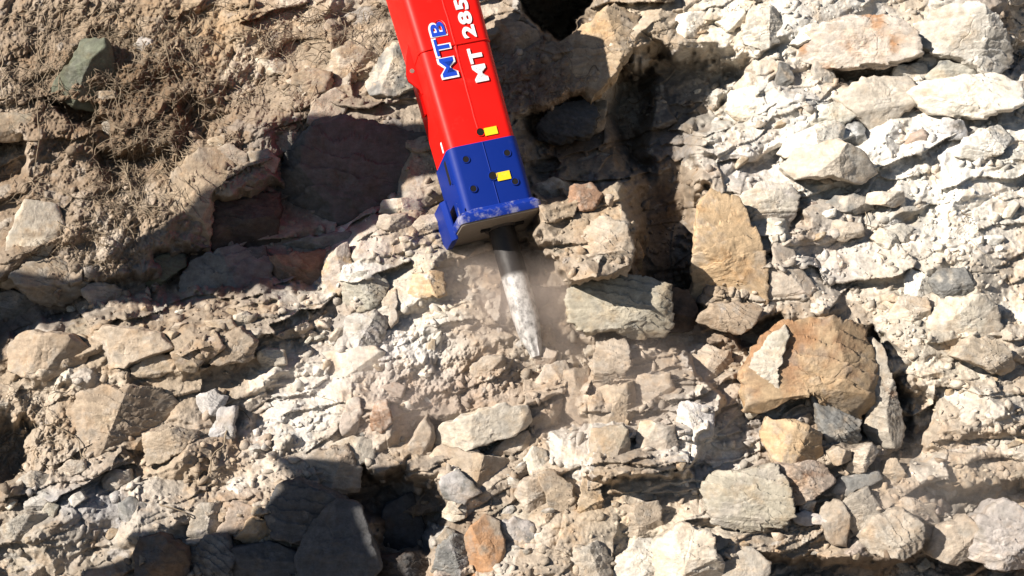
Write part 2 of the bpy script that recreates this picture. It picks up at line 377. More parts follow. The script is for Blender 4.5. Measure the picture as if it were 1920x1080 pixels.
# ------------------------------------------------------------------ rocks
def ico(n):
    bm = bmesh.new(); bmesh.ops.create_icosphere(bm, subdivisions=n, radius=1)
    V = np.array([v.co[:] for v in bm.verts]); Fc = np.array([[v.index for v in f.verts] for f in bm.faces]); bm.free()
    return V / np.linalg.norm(V, axis=1, keepdims=True), Fc
ICO = {}
def get_ico(n):
    if n not in ICO: ICO[n] = ico(n)
    return ICO[n]

def rock_mesh(name, outline, bulge, back, seed, c1, c2, level, cutlat=1.0, sharp=22, rough=1.0, ncut=9, mixk=.5, tilt=(0, 0)):
    """outline: (k,2) metres about the centre (x right, z up). Star-shaped faceted rock, y is away from the viewer."""
    r_ = np.random.default_rng(seed); D, Fc = get_ico(level)
    dx, dy, dz = D[:, 0], D[:, 1], D[:, 2]
    P = np.asarray(outline, float); size = float(np.sqrt(np.abs(np.cross(P, np.roll(P, -1, 0)).sum() / 2)))
    th = np.arctan2(dz, dx); cx, cz = np.cos(th), np.sin(th); R = np.full(len(D), 0.02 * size)
    for i in range(len(P)):
        a = P[i]; e = P[(i + 1) % len(P)] - a
        den = cx * e[1] - cz * e[0]; den = np.where(np.abs(den) < 1e-9, 1e-9, den)
        t = (a[0] * e[1] - a[1] * e[0]) / den; u = (a[0] * cz - a[1] * cx) / den
        R = np.where((t > 0) & (u >= -1e-6) & (u <= 1 + 1e-6), np.maximum(R, t), R)
    rho = np.hypot(dx, dz) + 1e-6
    taper = .10 + .22 * r_.random()
    terms = [R / (rho + np.where(dy < 0, -dy * taper, dy * .15))]
    def plane(n, d):
        n = np.array(n, float); n /= np.linalg.norm(n); q = D @ n
        terms.append(np.where(q > 1e-3, d / np.maximum(q, 1e-3), 1e3))
    plane((r_.normal() * .16 + tilt[0], -1, r_.normal() * .12 + tilt[1]), bulge)
    a0 = r_.random() * 6.28
    for k in range(2):
        a = a0 + k * 2.6 + r_.normal() * .5; s = .45 + .45 * r_.random()
        plane((math.cos(a) * s, -1, math.sin(a) * s), bulge * (.85 + .2 * r_.random()) + size * .14 * r_.random())
    plane((0, 1, 0), back)
    K = np.stack(terms); r = (K ** (-float(sharp))).sum(0) ** (-1.0 / sharp)
    p = D * r[:, None]
    for k in range(ncut):
        n = r_.normal(size=3); n[0] *= cutlat; n[2] *= cutlat; n[1] = -abs(n[1]) * .8 - .25 * (cutlat < 1); n /= np.linalg.norm(n); q = D @ n
        h = np.max(p @ n); lat = math.hypot(n[0], n[2]); d = h * (1 - (.02 + (.15 if lat < .85 else .05) * r_.random()))
        t = np.where(q > 1e-3, d / np.maximum(q, 1e-3), 1e3)
        r = np.minimum(r, t); p = D * r[:, None]
    s = 1.0 / size; o = r_.random(3) * 50
    q = p * s
    nn_ = fbm3(q[:, 0] * 3 + o[0], q[:, 1] * 3 + o[1], q[:, 2] * 3 + o[2], seed % 97, 5, .58)
    nf_ = fbm3(p[:, 0] * 28 + o[0], p[:, 1] * 28, p[:, 2] * 28 + o[2], seed % 89, 3, .6)
    bd = r_.normal(size=3) * .25 + np.array([.25, .1, 1]); bd /= np.linalg.norm(bd)
    lay = (q @ bd) * (5 + 4 * r_.random()) + 1.1 * nn_; saw = lay - np.floor(lay)
    layk = .034 * (r_.random() < .65)
    crack = np.exp(-np.abs(fbm3(q[:, 0] * 1.7 + o[2], q[:, 1] * 1.7, q[:, 2] * 1.7 + o[1], seed % 61, 3, .5)) / .018)
    nm_ = np.abs(fbm3(p[:, 0] * 9 + o[1], p[:, 1] * 9, p[:, 2] * 14 + o[0], seed % 83, 4, .6)); disp = rough * (min(.012, size * .07) * (.30 - nm_) * 1.4 + size * (.014 * nn_ - .016 * np.abs(nn_) + layk * (saw - .5)) - size * .014 * crack + .0035 * nf_)
    p = p + D * disp[:, None]
    m = sstep(.55 - mixk, 1.0 - mixk, .5 + .9 * nn_ * .9 + .35 * (r_.random() - .5))[:, None]
    col = np.asarray(c1) * (1 - m) + np.asarray(c2) * m
    pt_ = sstep(.0, .35, fbm3(q[:, 0] * 5 + o[1], q[:, 1] * 5 + o[2], q[:, 2] * 5, seed % 47, 4, .65))[:, None]; col = col * (1 - .35 * pt_) + (.5 * (np.asarray(c1) + np.asarray(c2)).mean() * np.array([1.05, 1.0, .92])) * .35 * pt_
    col = col * (1 + .30 * nf_ + .16 * (saw - .5) * (layk > 0))[:, None]
    dust = (sstep(.2, .95, .5 + .5 * fbm3(q[:, 0] * 2.2, q[:, 1] * 2.2 + 9, q[:, 2] * 2.2, seed % 53, 4, .6)) * .20)[:, None]
    col = col * (1 - dust) + (np.array([.25, .23, .20]) + col * .7) * dust * np.minimum(1, col.mean(1, keepdims=True) / .2) + col * dust * (1 - np.minimum(1, col.mean(1, keepdims=True) / .2))
    return mesh_from(name, p, Fc, True, col, M_ROCK)

# pixel outline; name; colours (darkest ones carry painted shade); bulge (share of its size); lift towards the viewer (m); label
R = [
("250,85 268,68 285,75 290,88 270,95", "stone", "white lilac", .5, .05, "little white stone alone on the brown earth, upper left"),
("150,78 195,80 205,110 218,170 195,205 140,196 103,172 112,150 140,115", "boulder", "moss moss", .5, .06, "mossy dark green boulder overhanging a shaded hollow at the upper left"),
("175,172 215,170 222,182 190,190", "stone", "tan grey", .4, .08, "flat tan stone tucked under the mossy green boulder"),
("553,142 575,130 620,138 615,170 585,185 553,182", "rock", "tan brown", .6, .10, "squared tan rock with a shaded front, left of two pale blocks beside the red housing"),
("468,112 500,106 545,118 540,138 478,140", "rock", "pale tan", .4, .05, "flat pale rock in dry earth, upper left of the squared tan rock"),
("388,262 420,253 450,250 440,272 395,274", "rock_slab", "pale tan", .4, .07, "thin pale slab lying on the tan bank above the shaded cliff block"),
("510,262 545,247 577,250 562,280 530,285", "stone", "tan grey", .5, .08, "tan stone balanced on the upper corner of the large shaded block"),
("580,232 590,190 625,168 652,180 642,225 605,242", "rock", "pale beige", .35, .05, "pale rock leaning just above the large shaded block"),
("612,142 630,95 660,84 705,105 690,142 650,152", "rock", "pale tan", .35, .08, "broad pale tan block left of the red housing"),
("688,152 735,84 772,100 780,160 742,180 700,176", "rock", "pale slate", .45, .10, "wedge shaped rock touching the left side of the red housing"),
("262,482 290,420 325,330 370,285 422,278 430,330 392,368 388,462 330,474", "rock_slab", "tan tan", .18, .06, "tall leaning tan slab left of the shaded cliff blocks"),
("410,280 432,272 464,290 456,322 425,326", "rock", "tan beige", .4, .07, "rounded tan rock on top of the tall leaning slab"),
("464,288 500,282 522,298 512,322 470,326", "rock", "beige grey", .4, .07, "beige rock between the rounded tan rock and the large shaded block"),
("-10,216 58,213 52,240 30,262 -10,262", "rock_slab", "green tan", .4, .12, "greenish slab jutting from the left edge over a dark hollow"),
("192,232 205,226 214,250 200,262", "stone", "white grey", .5, .04, "tiny white stone in the middle of the root covered earth"),
("8,530 18,450 45,382 95,388 112,425 85,480 42,532", "rock_slab", "tan pale", .15, .06, "tall sunlit tan slab at the left edge below the roots"),
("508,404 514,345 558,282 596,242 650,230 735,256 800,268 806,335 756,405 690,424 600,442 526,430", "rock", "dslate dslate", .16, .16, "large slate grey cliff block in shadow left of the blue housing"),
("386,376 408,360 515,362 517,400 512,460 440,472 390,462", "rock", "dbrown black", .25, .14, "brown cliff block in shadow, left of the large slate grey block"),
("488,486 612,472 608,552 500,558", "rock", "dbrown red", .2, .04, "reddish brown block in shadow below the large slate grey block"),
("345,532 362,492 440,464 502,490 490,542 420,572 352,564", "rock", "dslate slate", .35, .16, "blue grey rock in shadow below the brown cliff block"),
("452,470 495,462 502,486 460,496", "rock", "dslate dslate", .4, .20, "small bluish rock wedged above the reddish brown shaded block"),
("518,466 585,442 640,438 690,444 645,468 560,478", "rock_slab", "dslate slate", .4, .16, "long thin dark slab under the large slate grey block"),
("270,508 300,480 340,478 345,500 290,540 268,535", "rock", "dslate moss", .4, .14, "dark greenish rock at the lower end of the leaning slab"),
("28,522 58,494 110,488 160,508 158,545 112,572 68,562", "boulder", "tan grey", .4, .12, "rounded tan boulder above the long shadow at the left"),
("158,545 190,530 232,545 238,562 180,574", "stone", "tan grey", .4, .10, "low tan stone at the right foot of the rounded tan boulder"),
("-12,560 20,545 60,560 70,575 30,600 -12,600", "rock", "grey slate", .4, .08, "grey rock in the long shadow at the left edge"),
("18,646 58,624 130,630 162,656 142,692 90,708 20,694", "boulder", "tan brown", .5, .15, "smooth tan boulder just below the long shadow at the far left"),
("160,642 200,614 262,618 298,626 322,652 290,664 240,688 180,688", "boulder", "tan beige", .5, .14, "wide tan boulder right of the smooth one, below the long shadow"),
("324,662 366,640 388,666 366,696 338,692", "rock", "pink tan", .4, .09, "pinkish flat faced rock right of the wide tan boulder"),
("398,678 424,630 452,618 478,640 472,670 420,682", "rock", "beige brown", .55, .12, "pointed rock with a brown shaded right side, left of the pale rubble"),
("374,640 405,630 420,650 396,672 380,662", "stone", "tan pink", .4, .07, "small tan stone between the pinkish rock and the pointed rock"),
("484,664 500,652 530,658 534,682 490,686", "stone", "grey pale", .6, .10, "smooth grey stone right of the pointed rock"),
("386,602 430,598 444,616 392,622", "stone", "beige tan", .4, .08, "beige stone in the gravel strip under the long shadow"),
("440,592 462,584 475,600 470,612 442,614", "stone", "grey pale", .4, .08, "pale grey stone at the right end of the gravel strip"),
("250,690 290,660 326,670 332,692 300,704 258,706", "stone", "beige tan", .5, .10, "blunt beige stone below the wide tan boulder"),
("602,664 700,654 716,664 706,716 640,722 600,704", "rock_slab", "pale beige", .22, .10, "flat pale slab left of the chisel tip"),
("124,792 150,745 200,730 290,734 318,764 292,802 240,832 180,868 140,842", "boulder", "tan brown", .4, .16, "big round banded boulder in the lower left"),
("270,816 330,804 366,812 346,842 318,860 284,870", "rock", "beige tan", .5, .12, "squared beige rock below the big banded boulder"),
("370,742 402,732 424,745 410,775 376,778", "rock", "lilac bgrey", .5, .10, "lilac grey stone right of the big banded boulder"),
("398,800 408,770 438,765 436,820 400,848 392,860", "rock_slab", "green bgrey", .25, .06, "narrow grey green slab split by a dark crack, lower left"),
("108,880 125,866 154,866 160,882 136,892 112,890", "stone", "pale beige", .6, .10, "smooth pale oval stone beside a thin root in the lower left"),
("192,900 208,884 240,882 246,900 215,922 196,918", "stone", "pale beige", .6, .10, "smooth pale stone below and right of the oval one"),
("-10,992 48,964 90,970 78,1000 30,1010 -10,1006", "rock_slab", "pale grey", .5, .14, "pale grey slab with a dark gap under it at the lower left edge"),
("25,908 60,885 102,894 70,916", "stone", "tan grey", .5, .10, "flat tan stone at the left below the dark hollow"),
("44,942 80,925 100,930 78,955 50,958", "stone", "slate grey", .4, .12, "dark thin stone in the small pile at the lower left edge"),
("80,958 88,944 108,948 104,970 88,972", "stone", "pale green", .6, .12, "small pale cube shaped stone in the pile at the lower left edge"),
("122,940 150,922 160,935 140,950", "stone", "pale grey", .5, .10, "pale angular stone right of the small pile at the lower left"),
("220,952 240,934 270,946 276,962 256,982 226,980", "rock", "lilac slate", .4, .08, "purplish grey rock in the lower left earth"),
("352,1000 372,950 410,944 418,960 405,996 372,1010", "rock_slab", "lilac grey", .25, .08, "lilac grey slab standing beside the brown trapezoid slab"),
("412,996 438,942 482,955 488,984 450,1002", "rock_slab", "tan pink", .25, .10, "smooth brown trapezoid slab in the lower left"),
("442,1008 474,970 504,980 502,1004 466,1018", "rock", "tan ochre", .6, .12, "tan rock in front of the trapezoid slab at the edge of the bottom shadow"),
("506,962 530,914 566,904 640,940 668,980 640,1030 560,1012 518,1002", "boulder", "grey dslate", .4, .18, "large smooth boulder half in sun and half in the bottom shadow"),
("564,892 590,850 648,838 672,880 668,922 598,920", "boulder", "pink beige", .5, .16, "pinkish rounded boulder above the large smooth half shaded one"),
("620,836 660,820 700,826 700,862 672,872 640,848", "rock", "slate pale", .4, .12, "mottled dark rock right above the pinkish boulder"),
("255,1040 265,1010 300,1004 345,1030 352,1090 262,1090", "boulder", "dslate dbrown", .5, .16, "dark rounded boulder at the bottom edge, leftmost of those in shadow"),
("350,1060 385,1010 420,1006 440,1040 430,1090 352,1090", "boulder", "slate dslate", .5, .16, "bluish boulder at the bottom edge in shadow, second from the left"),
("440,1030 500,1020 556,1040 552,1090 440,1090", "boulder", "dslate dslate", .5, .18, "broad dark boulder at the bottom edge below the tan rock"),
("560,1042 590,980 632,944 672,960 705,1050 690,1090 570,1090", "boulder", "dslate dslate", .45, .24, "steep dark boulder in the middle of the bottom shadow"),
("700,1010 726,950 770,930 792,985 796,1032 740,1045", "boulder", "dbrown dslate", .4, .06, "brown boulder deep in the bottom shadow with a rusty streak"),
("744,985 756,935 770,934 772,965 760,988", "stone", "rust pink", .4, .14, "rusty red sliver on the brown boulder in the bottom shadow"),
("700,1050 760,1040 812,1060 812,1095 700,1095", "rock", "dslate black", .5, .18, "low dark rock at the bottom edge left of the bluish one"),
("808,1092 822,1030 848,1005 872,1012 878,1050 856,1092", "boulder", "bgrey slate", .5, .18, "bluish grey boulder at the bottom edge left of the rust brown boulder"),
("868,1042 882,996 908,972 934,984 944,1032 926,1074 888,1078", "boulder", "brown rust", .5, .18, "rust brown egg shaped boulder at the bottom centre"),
("815,1014 836,990 852,996 846,1022", "stone", "pale grey", .5, .14, "small pale stone left of the rust brown boulder"),
("830,970 842,942 872,944 872,968 850,976", "stone", "grey pale", .6, .12, "round light grey stone above the small pale one"),
("936,985 965,972 1000,985 996,1016 948,1020", "rock", "slate lilac", .5, .10, "dark speckled rock right of the rust brown boulder"),
("812,846 832,800 870,780 930,762 980,766 988,792 960,816 900,832 862,850", "rock_slab", "grey pale", .45, .20, "long grey slab with a shadow beneath it, below the chisel"),
("922,850 948,822 988,810 992,838 960,852", "stone", "pale beige", .5, .12, "triangular pale stone under the right end of the long grey slab"),
("812,862 832,838 872,850 940,862 990,880 984,922 920,928 880,905 838,888", "rock_slab", "beige tan", .25, .12, "smooth beige slab below the long grey slab"),
("828,898 858,884 898,922 870,944 832,936", "rock", "slate bgrey", .35, .14, "layered slate grey rock under the left end of the smooth beige slab"),
("966,924 984,900 1022,893 1034,950 990,958", "rock", "pale beige", .5, .12, "pale boxy rock below the smooth beige slab"),
("1012,895 1040,888 1072,915 1074,1004 1036,1008 1032,950", "rock", "brown tan", .3, .05, "brown upright rock right of the pale boxy rock"),
("984,860 1000,840 1022,846 1022,880 996,890", "stone", "white pale", .5, .10, "bright white stone at the right end of the smooth beige slab"),
("752,852 775,820 800,780 812,812 802,852 770,864", "rock", "beige brown", .6, .14, "angular brown shaded rock left of the long grey slab"),
("640,790 650,755 672,748 678,775 662,815 642,812", "rock", "pale pink", .5, .08, "rounded pale rock in the dusty bank left of the centre"),
("696,790 704,756 724,752 734,790 715,810 698,806", "rock", "pink red", .4, .08, "pinkish rock next to the rounded pale rock"),
("718,726 740,716 758,726 752,744 726,742", "stone", "red pink", .4, .06, "small reddish stone above the pinkish rock"),
("1008,720 1024,690 1060,680 1076,712 1068,766 1020,770", "rock", "pink beige", .4, .10, "dusty pink rock right below the chisel tip"),
("1058,700 1104,690 1108,760 1092,792 1064,770", "rock", "red brown", .3, -.02, "reddish brown rock hanging in the cleft below the chisel tip"),
("1000,664 1022,652 1044,660 1036,682 1008,682", "stone", "beige pink", .6, .06, "crushed dusty stone under the chisel point"),
("1096,652 1112,644 1118,662 1100,666", "stone", "ochre pale", .6, .10, "small orange stone right of the chisel tip"),
("884,690 905,672 940,668 948,700 910,716 890,710", "rock", "ochre beige", .3, .04, "orange tinted rock left of the chisel tip"),
("1072,562 1088,530 1160,521 1204,527 1246,540 1250,612 1234,626 1190,630 1155,614 1110,622 1076,602", "boulder", "slate green", .30, .42, "long greenish grey block with a dusty top, right of the chisel"),
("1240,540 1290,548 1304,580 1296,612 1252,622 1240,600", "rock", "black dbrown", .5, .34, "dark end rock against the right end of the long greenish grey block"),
("1088,492 1098,432 1130,408 1168,420 1184,470 1172,512 1118,518", "rock", "grey beige", .35, .08, "rock with white swirls above the long greenish grey block"),
("1178,458 1194,450 1206,480 1202,506 1182,496", "stone", "rust ochre", .4, .16, "small orange stone at the edge of the deep shadow"),
("1302,592 1308,470 1320,388 1342,362 1392,378 1412,430 1428,480 1432,560 1412,598 1340,582", "rock_slab", "ochre ochre", .16, .20, "tall orange slab standing at the right edge of the breaker's shadow"),
("1392,372 1430,344 1482,350 1494,370 1476,424 1440,434 1410,412", "rock", "lilac pale", .35, .16, "smooth mauve grey rock at the upper right of the tall orange slab"),
("1312,602 1335,572 1382,568 1426,580 1404,612 1385,624 1338,614", "rock", "bgrey brown", .5, .28, "blue grey block under the foot of the tall orange slab"),
("1444,545 1458,462 1484,448 1502,498 1528,540 1528,592 1490,604 1452,578", "rock_slab", "pink beige", .2, .12, "smooth pinkish slab right of the tall orange slab"),
("1442,445 1458,440 1458,462 1444,464", "stone", "ochre pale", .6, .12, "tiny yellowish cube on top of the pinkish slab"),
("1405,700 1440,640 1472,616 1560,606 1622,618 1642,700 1632,762 1600,800 1558,790 1525,738 1480,744 1435,766 1410,764", "boulder", "rust ochre", .25, .42, "largest rust brown boulder leaning out on the right"),
("1402,760 1408,690 1440,640 1470,618 1476,640 1456,690 1458,750 1412,790", "rock_slab", "green pale", .3, .57, "yellow green split slab forming the left edge of the largest rust brown boulder"),
("1640,640 1656,660 1668,712 1692,792 1682,826 1640,832 1622,792 1634,740 1626,690", "rock", "rust grey", .5, .40, "upright grey and rust rock against the right side of the largest boulder"),
("1526,740 1560,770 1612,790 1606,830 1590,856 1566,858 1545,830", "rock", "grey slate", .5, .20, "grey cone shaped rock hanging beneath the largest boulder"),
("1434,824 1446,786 1500,798 1538,815 1544,872 1490,888 1458,872", "rock", "ochre ochre", .4, .34, "yellow stained block below the largest boulder"),
("1456,874 1540,872 1564,902 1512,934 1488,944 1470,910", "rock", "red pink", .5, .24, "reddish rock under the yellow stained block"),
("1326,922 1345,894 1454,878 1474,918 1482,962 1465,980 1408,990 1344,978", "rock_slab", "grey green", .3, .22, "big flat greenish grey slab at the lower right of the centre"),
("1554,850 1572,838 1592,845 1596,862 1566,872", "stone", "beige tan", .6, .20, "beige stone left of the pair below the cone shaped rock"),
("1590,880 1600,846 1632,834 1644,848 1622,882 1600,886", "stone", "pale beige", .6, .20, "pale angular stone right of the pair below the cone shaped rock"),
("1650,900 1664,866 1682,864 1698,892 1672,906", "stone", "grey tan", .5, .16, "grey pointed stone right of the angular pair"),
("1556,922 1580,895 1640,886 1652,900 1612,915 1580,932", "rock_slab", "lilac slate", .5, .16, "flat mauve grey slab below the angular pair"),
("1576,950 1600,930 1626,918 1648,958 1628,990 1604,1000", "rock", "tan grey", .5, .18, "brownish grey square block below the flat mauve slab"),
("1538,975 1550,945 1576,942 1590,970 1584,1020 1560,1015", "rock", "grey beige", .6, .16, "narrow grey rock left of the brownish square block"),
("1618,1010 1640,972 1690,958 1724,985 1722,1020 1690,1044 1640,1036", "boulder", "beige grey", .5, .20, "smooth beige boulder at the lower right"),
("1652,958 1700,936 1752,948 1760,985 1716,990", "rock", "grey beige", .4, .10, "flat grey rock behind the smooth beige boulder"),
("1744,1036 1760,990 1808,970 1842,1000 1838,1048 1780,1052", "boulder", "grey beige", .5, .20, "smooth grey boulder at the lower right, left of the last one"),
("1822,1040 1830,980 1880,945 1935,965 1935,1058 1860,1060", "boulder", "grey lilac", .5, .22, "smooth grey boulder in the lower right corner"),
("1896,930 1935,922 1935,958 1900,955", "stone", "pale beige", .5, .14, "pale stone at the right edge above the corner boulder"),
("1150,1092 1160,1045 1200,1014 1232,1020 1236,1092", "boulder", "pale white", .35, .18, "pale cracked boulder at the bottom edge, left half"),
("1230,1024 1282,988 1330,1000 1350,1060 1348,1092 1236,1092", "boulder", "pale beige", .35, .20, "pale cracked boulder at the bottom edge, right half"),
("1350,1062 1400,1030 1440,1055 1436,1092 1352,1092", "boulder", "beige grey", .4, .18, "beige boulder at the bottom edge right of the cracked pair"),
("1060,1084 1080,1030 1120,1020 1148,1050 1140,1092", "boulder", "beige grey", .4, .12, "dusty beige boulder at the bottom edge left of the cracked pair"),
("1488,968 1510,958 1552,968 1548,982 1500,984", "stone", "bgrey lilac", .5, .16, "thin bluish stone right of the big flat slab"),
("1498,940 1508,932 1528,940 1520,960 1500,958", "stone", "pink white", .6, .16, "small pinkish stone between the reddish rock and the thin bluish stone"),
("1262,62 1272,28 1318,22 1334,40 1310,66 1280,72", "rock", "pale white", .35, .08, "pale flat rock at the left end of the bright rocks along the top"),
("1396,62 1408,24 1450,14 1470,42 1456,78 1428,92 1400,78", "boulder", "white grey", .45, .16, "white rounded boulder near the top, left of the reddish slab"),
("1345,40 1395,18 1400,45 1365,58", "rock_slab", "white pale", .4, .12, "white thin slab left of the white rounded boulder"),
("1508,104 1524,62 1590,34 1672,36 1706,66 1714,102 1672,118 1560,124", "boulder", "rust pink", .35, .26, "large reddish slab with white patches near the top right"),
("1484,80 1510,50 1540,44 1528,75 1500,84", "rock", "white pale", .4, .16, "white chunk against the left end of the reddish slab"),
("1718,58 1758,20 1832,10 1872,48 1894,110 1852,142 1800,112 1756,96", "boulder", "white grey", .4, .22, "big white and grey boulder in the top right corner"),
("1522,150 1528,118 1556,114 1566,150 1542,172", "rock", "slate grey", .5, .14, "dark grey rock under the left end of the reddish slab"),
("1676,148 1684,124 1730,118 1744,142 1710,154", "rock", "slate grey", .5, .14, "dark grey rock under the right end of the reddish slab"),
("1740,146 1766,118 1822,124 1830,150 1780,156", "rock", "slate green", .5, .16, "dark rock under the big white and grey boulder"),
("1572,182 1620,150 1700,144 1722,190 1684,216 1640,244 1602,212", "rock", "pale tan", .4, .14, "pale pyramid shaped rock below the reddish slab"),
("1716,172 1740,155 1790,148 1862,140 1908,160 1902,198 1830,218 1750,208", "boulder", "white pale", .45, .20, "wide white boulder at the right below the big corner boulder"),
("1496,220 1530,200 1600,194 1614,210 1580,232 1520,236", "rock_slab", "grey green", .3, .12, "smooth grey green slab above the bright white slab"),
("1466,284 1490,254 1560,228 1584,236 1576,260 1520,276 1482,292", "rock_slab", "white pale", .5, .20, "bright white elongated slab right of the shadow head"),
("1582,262 1590,230 1612,226 1624,262 1606,282", "rock", "bgrey slate", .5, .16, "blue grey block at the right end of the bright white slab"),
("1474,312 1500,280 1572,266 1622,292 1646,322 1610,342 1558,330 1500,334", "boulder", "pale tan", .5, .28, "wedge shaped pale rock with a black triangular shadow beneath"),
("1366,206 1374,172 1440,164 1454,190 1432,216 1390,226", "rock", "white pale", .5, .14, "white block touching the right edge of the shadow head"),
("1378,160 1400,138 1434,140 1432,166 1392,170", "rock", "white beige", .5, .14, "small white block above the one touching the shadow head"),
("1452,160 1462,120 1482,122 1486,155 1470,170", "rock", "grey slate", .5, .12, "narrow layered grey rock in the bright rubble at the top right"),
("1798,290 1812,260 1880,233 1900,260 1872,288 1830,300", "rock", "white pale", .5, .18, "bright white rock near the right edge"),
("1762,246 1770,224 1804,228 1812,258 1780,262", "stone", "slate bgrey", .6, .16, "dark grey round stone left of the bright white rock at the right edge"),
("1628,380 1634,362 1690,360 1696,378 1680,388", "rock_slab", "pale beige", .5, .22, "pale top slab of the layered stack right of the centre"),
("1552,384 1570,366 1620,370 1638,392 1600,400", "rock_slab", "beige slate", .4, .16, "thin layered slab at the left of the stack"),
("1554,436 1562,414 1612,420 1616,442 1576,450", "rock", "beige tan", .5, .18, "beige block with a shadow above, lower left of the layered stack"),
("1634,446 1652,430 1676,440 1692,462 1662,468", "rock", "white pale", .5, .18, "bright white chip at the lower end of the layered stack"),
("1662,430 1686,420 1710,428 1714,458 1690,452", "rock", "pale grey", .5, .16, "pale tilted block right of the bright white chip"),
("1748,530 1766,508 1806,504 1824,524 1816,552 1768,560", "rock", "grey slate", .5, .16, "grey speckled rock on the right side above the smooth pale slabs"),
("1696,548 1702,514 1740,508 1750,545 1720,560", "rock", "bgrey white", .4, .12, "bluish grey rock left of the grey speckled rock"),
("1740,606 1780,562 1852,556 1874,612 1842,650 1780,644", "rock_slab", "beige pale", .25, .14, "smooth pale slab at the right, upper of two"),
("1788,668 1826,634 1882,648 1908,692 1880,704 1838,684", "rock_slab", "beige tan", .35, .22, "smooth beige slab at the right edge, lower of two"),
("1668,600 1690,560 1742,560 1740,610 1700,626", "rock", "pale beige", .3, .10, "pale rounded rock left of the upper smooth slab"),
("912,90 918,48 955,36 990,52 1020,72 1000,92 950,98", "rock", "tan brown", .35, .14, "tan rock right of the top of the red housing"),
("1050,84 1096,50 1150,12 1196,28 1184,82 1152,142 1110,184 1066,132", "boulder", "ochre tan", .3, .16, "tall yellow ochre rock right of the dark cleft"),
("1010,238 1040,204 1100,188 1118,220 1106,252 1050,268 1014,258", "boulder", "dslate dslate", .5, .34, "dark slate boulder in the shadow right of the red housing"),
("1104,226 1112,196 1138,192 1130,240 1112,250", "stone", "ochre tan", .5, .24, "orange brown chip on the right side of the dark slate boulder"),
("996,354 1038,335 1068,348 1062,372 1018,380", "rock", "pale tan", .5, .12, "pale rock right of the blue housing"),
("1066,384 1072,352 1108,344 1128,366 1112,392 1088,396", "rock", "tan red", .5, .12, "hollowed tan rock right of the pale one beside the blue housing"),
("712,398 722,376 784,372 790,394 750,402", "rock_slab", "tan pale", .4, .10, "flat tan slab left of the blue housing"),
("706,426 714,405 760,402 772,425 730,434", "rock_slab", "pale beige", .5, .12, "pale slab directly under the flat tan one"),
("772,424 790,406 820,404 824,428 790,440", "rock", "tan beige", .5, .12, "tan rock against the lower left corner of the blue housing"),
("644,572 650,520 700,510 722,530 718,562 676,582", "rock", "grey green", .4, .12, "grey green rock left of the dust cloud"),
("606,512 616,482 648,460 660,500 640,548 612,556", "rock_slab", "ochre pink", .25, .10, "orange brown slab at the right end of the long shadow"),
("770,556 776,516 830,510 834,552 800,560", "rock", "pale ochre", .4, .12, "pale yellow block left of the chisel"),
("640,640 650,596 700,586 726,606 712,640 676,652", "rock", "lilac grey", .4, .12, "lilac grey block below the grey green rock"),
("728,600 736,545 742,540 746,600 734,612", "rock_slab", "tan brown", .4, .10, "narrow upright slab right of the lilac grey block"),
("1118,700 1124,650 1168,645 1176,680 1160,708 1126,716", "rock", "tan beige", .4, .10, "tan rock under the left end of the long greenish grey block"),
("1124,780 1130,735 1180,725 1190,770 1160,795", "rock", "beige tan", .35, .08, "beige rock in the broken face below the long greenish grey block"),
("1196,752 1204,712 1252,706 1262,744 1236,766", "rock", "grey beige", .35, .08, "grey rock in the broken face, right of the beige one"),
("1110,858 1118,812 1166,804 1176,850 1146,868", "rock", "green tan", .4, .08, "greenish rock low in the broken face"),
("1196,848 1208,800 1258,806 1262,846 1230,862", "rock", "pale beige", .35, .08, "pale rock low in the broken face, right of the greenish one"),
("1270,800 1284,762 1330,770 1332,812 1296,822", "rock", "pale lilac", .35, .08, "whitish rock right of the broken face"),
("1290,700 1310,650 1370,660 1376,712 1330,726", "rock", "grey beige", .3, .08, "mottled grey rock between the blue grey block and the largest boulder"),
("1086,978 1092,895 1122,890 1130,975 1108,988", "rock_slab", "ochre tan", .2, .08, "orange upright slab below the broken face"),
("1164,1000 1172,950 1230,945 1240,985 1200,1010", "rock", "beige brown", .3, .08, "dusty beige rock right of the orange upright slab"),
]
BLEND = PAL
px0 = lambda s: np.array([[float(a) for a in p.split(",")] for p in s.split()])
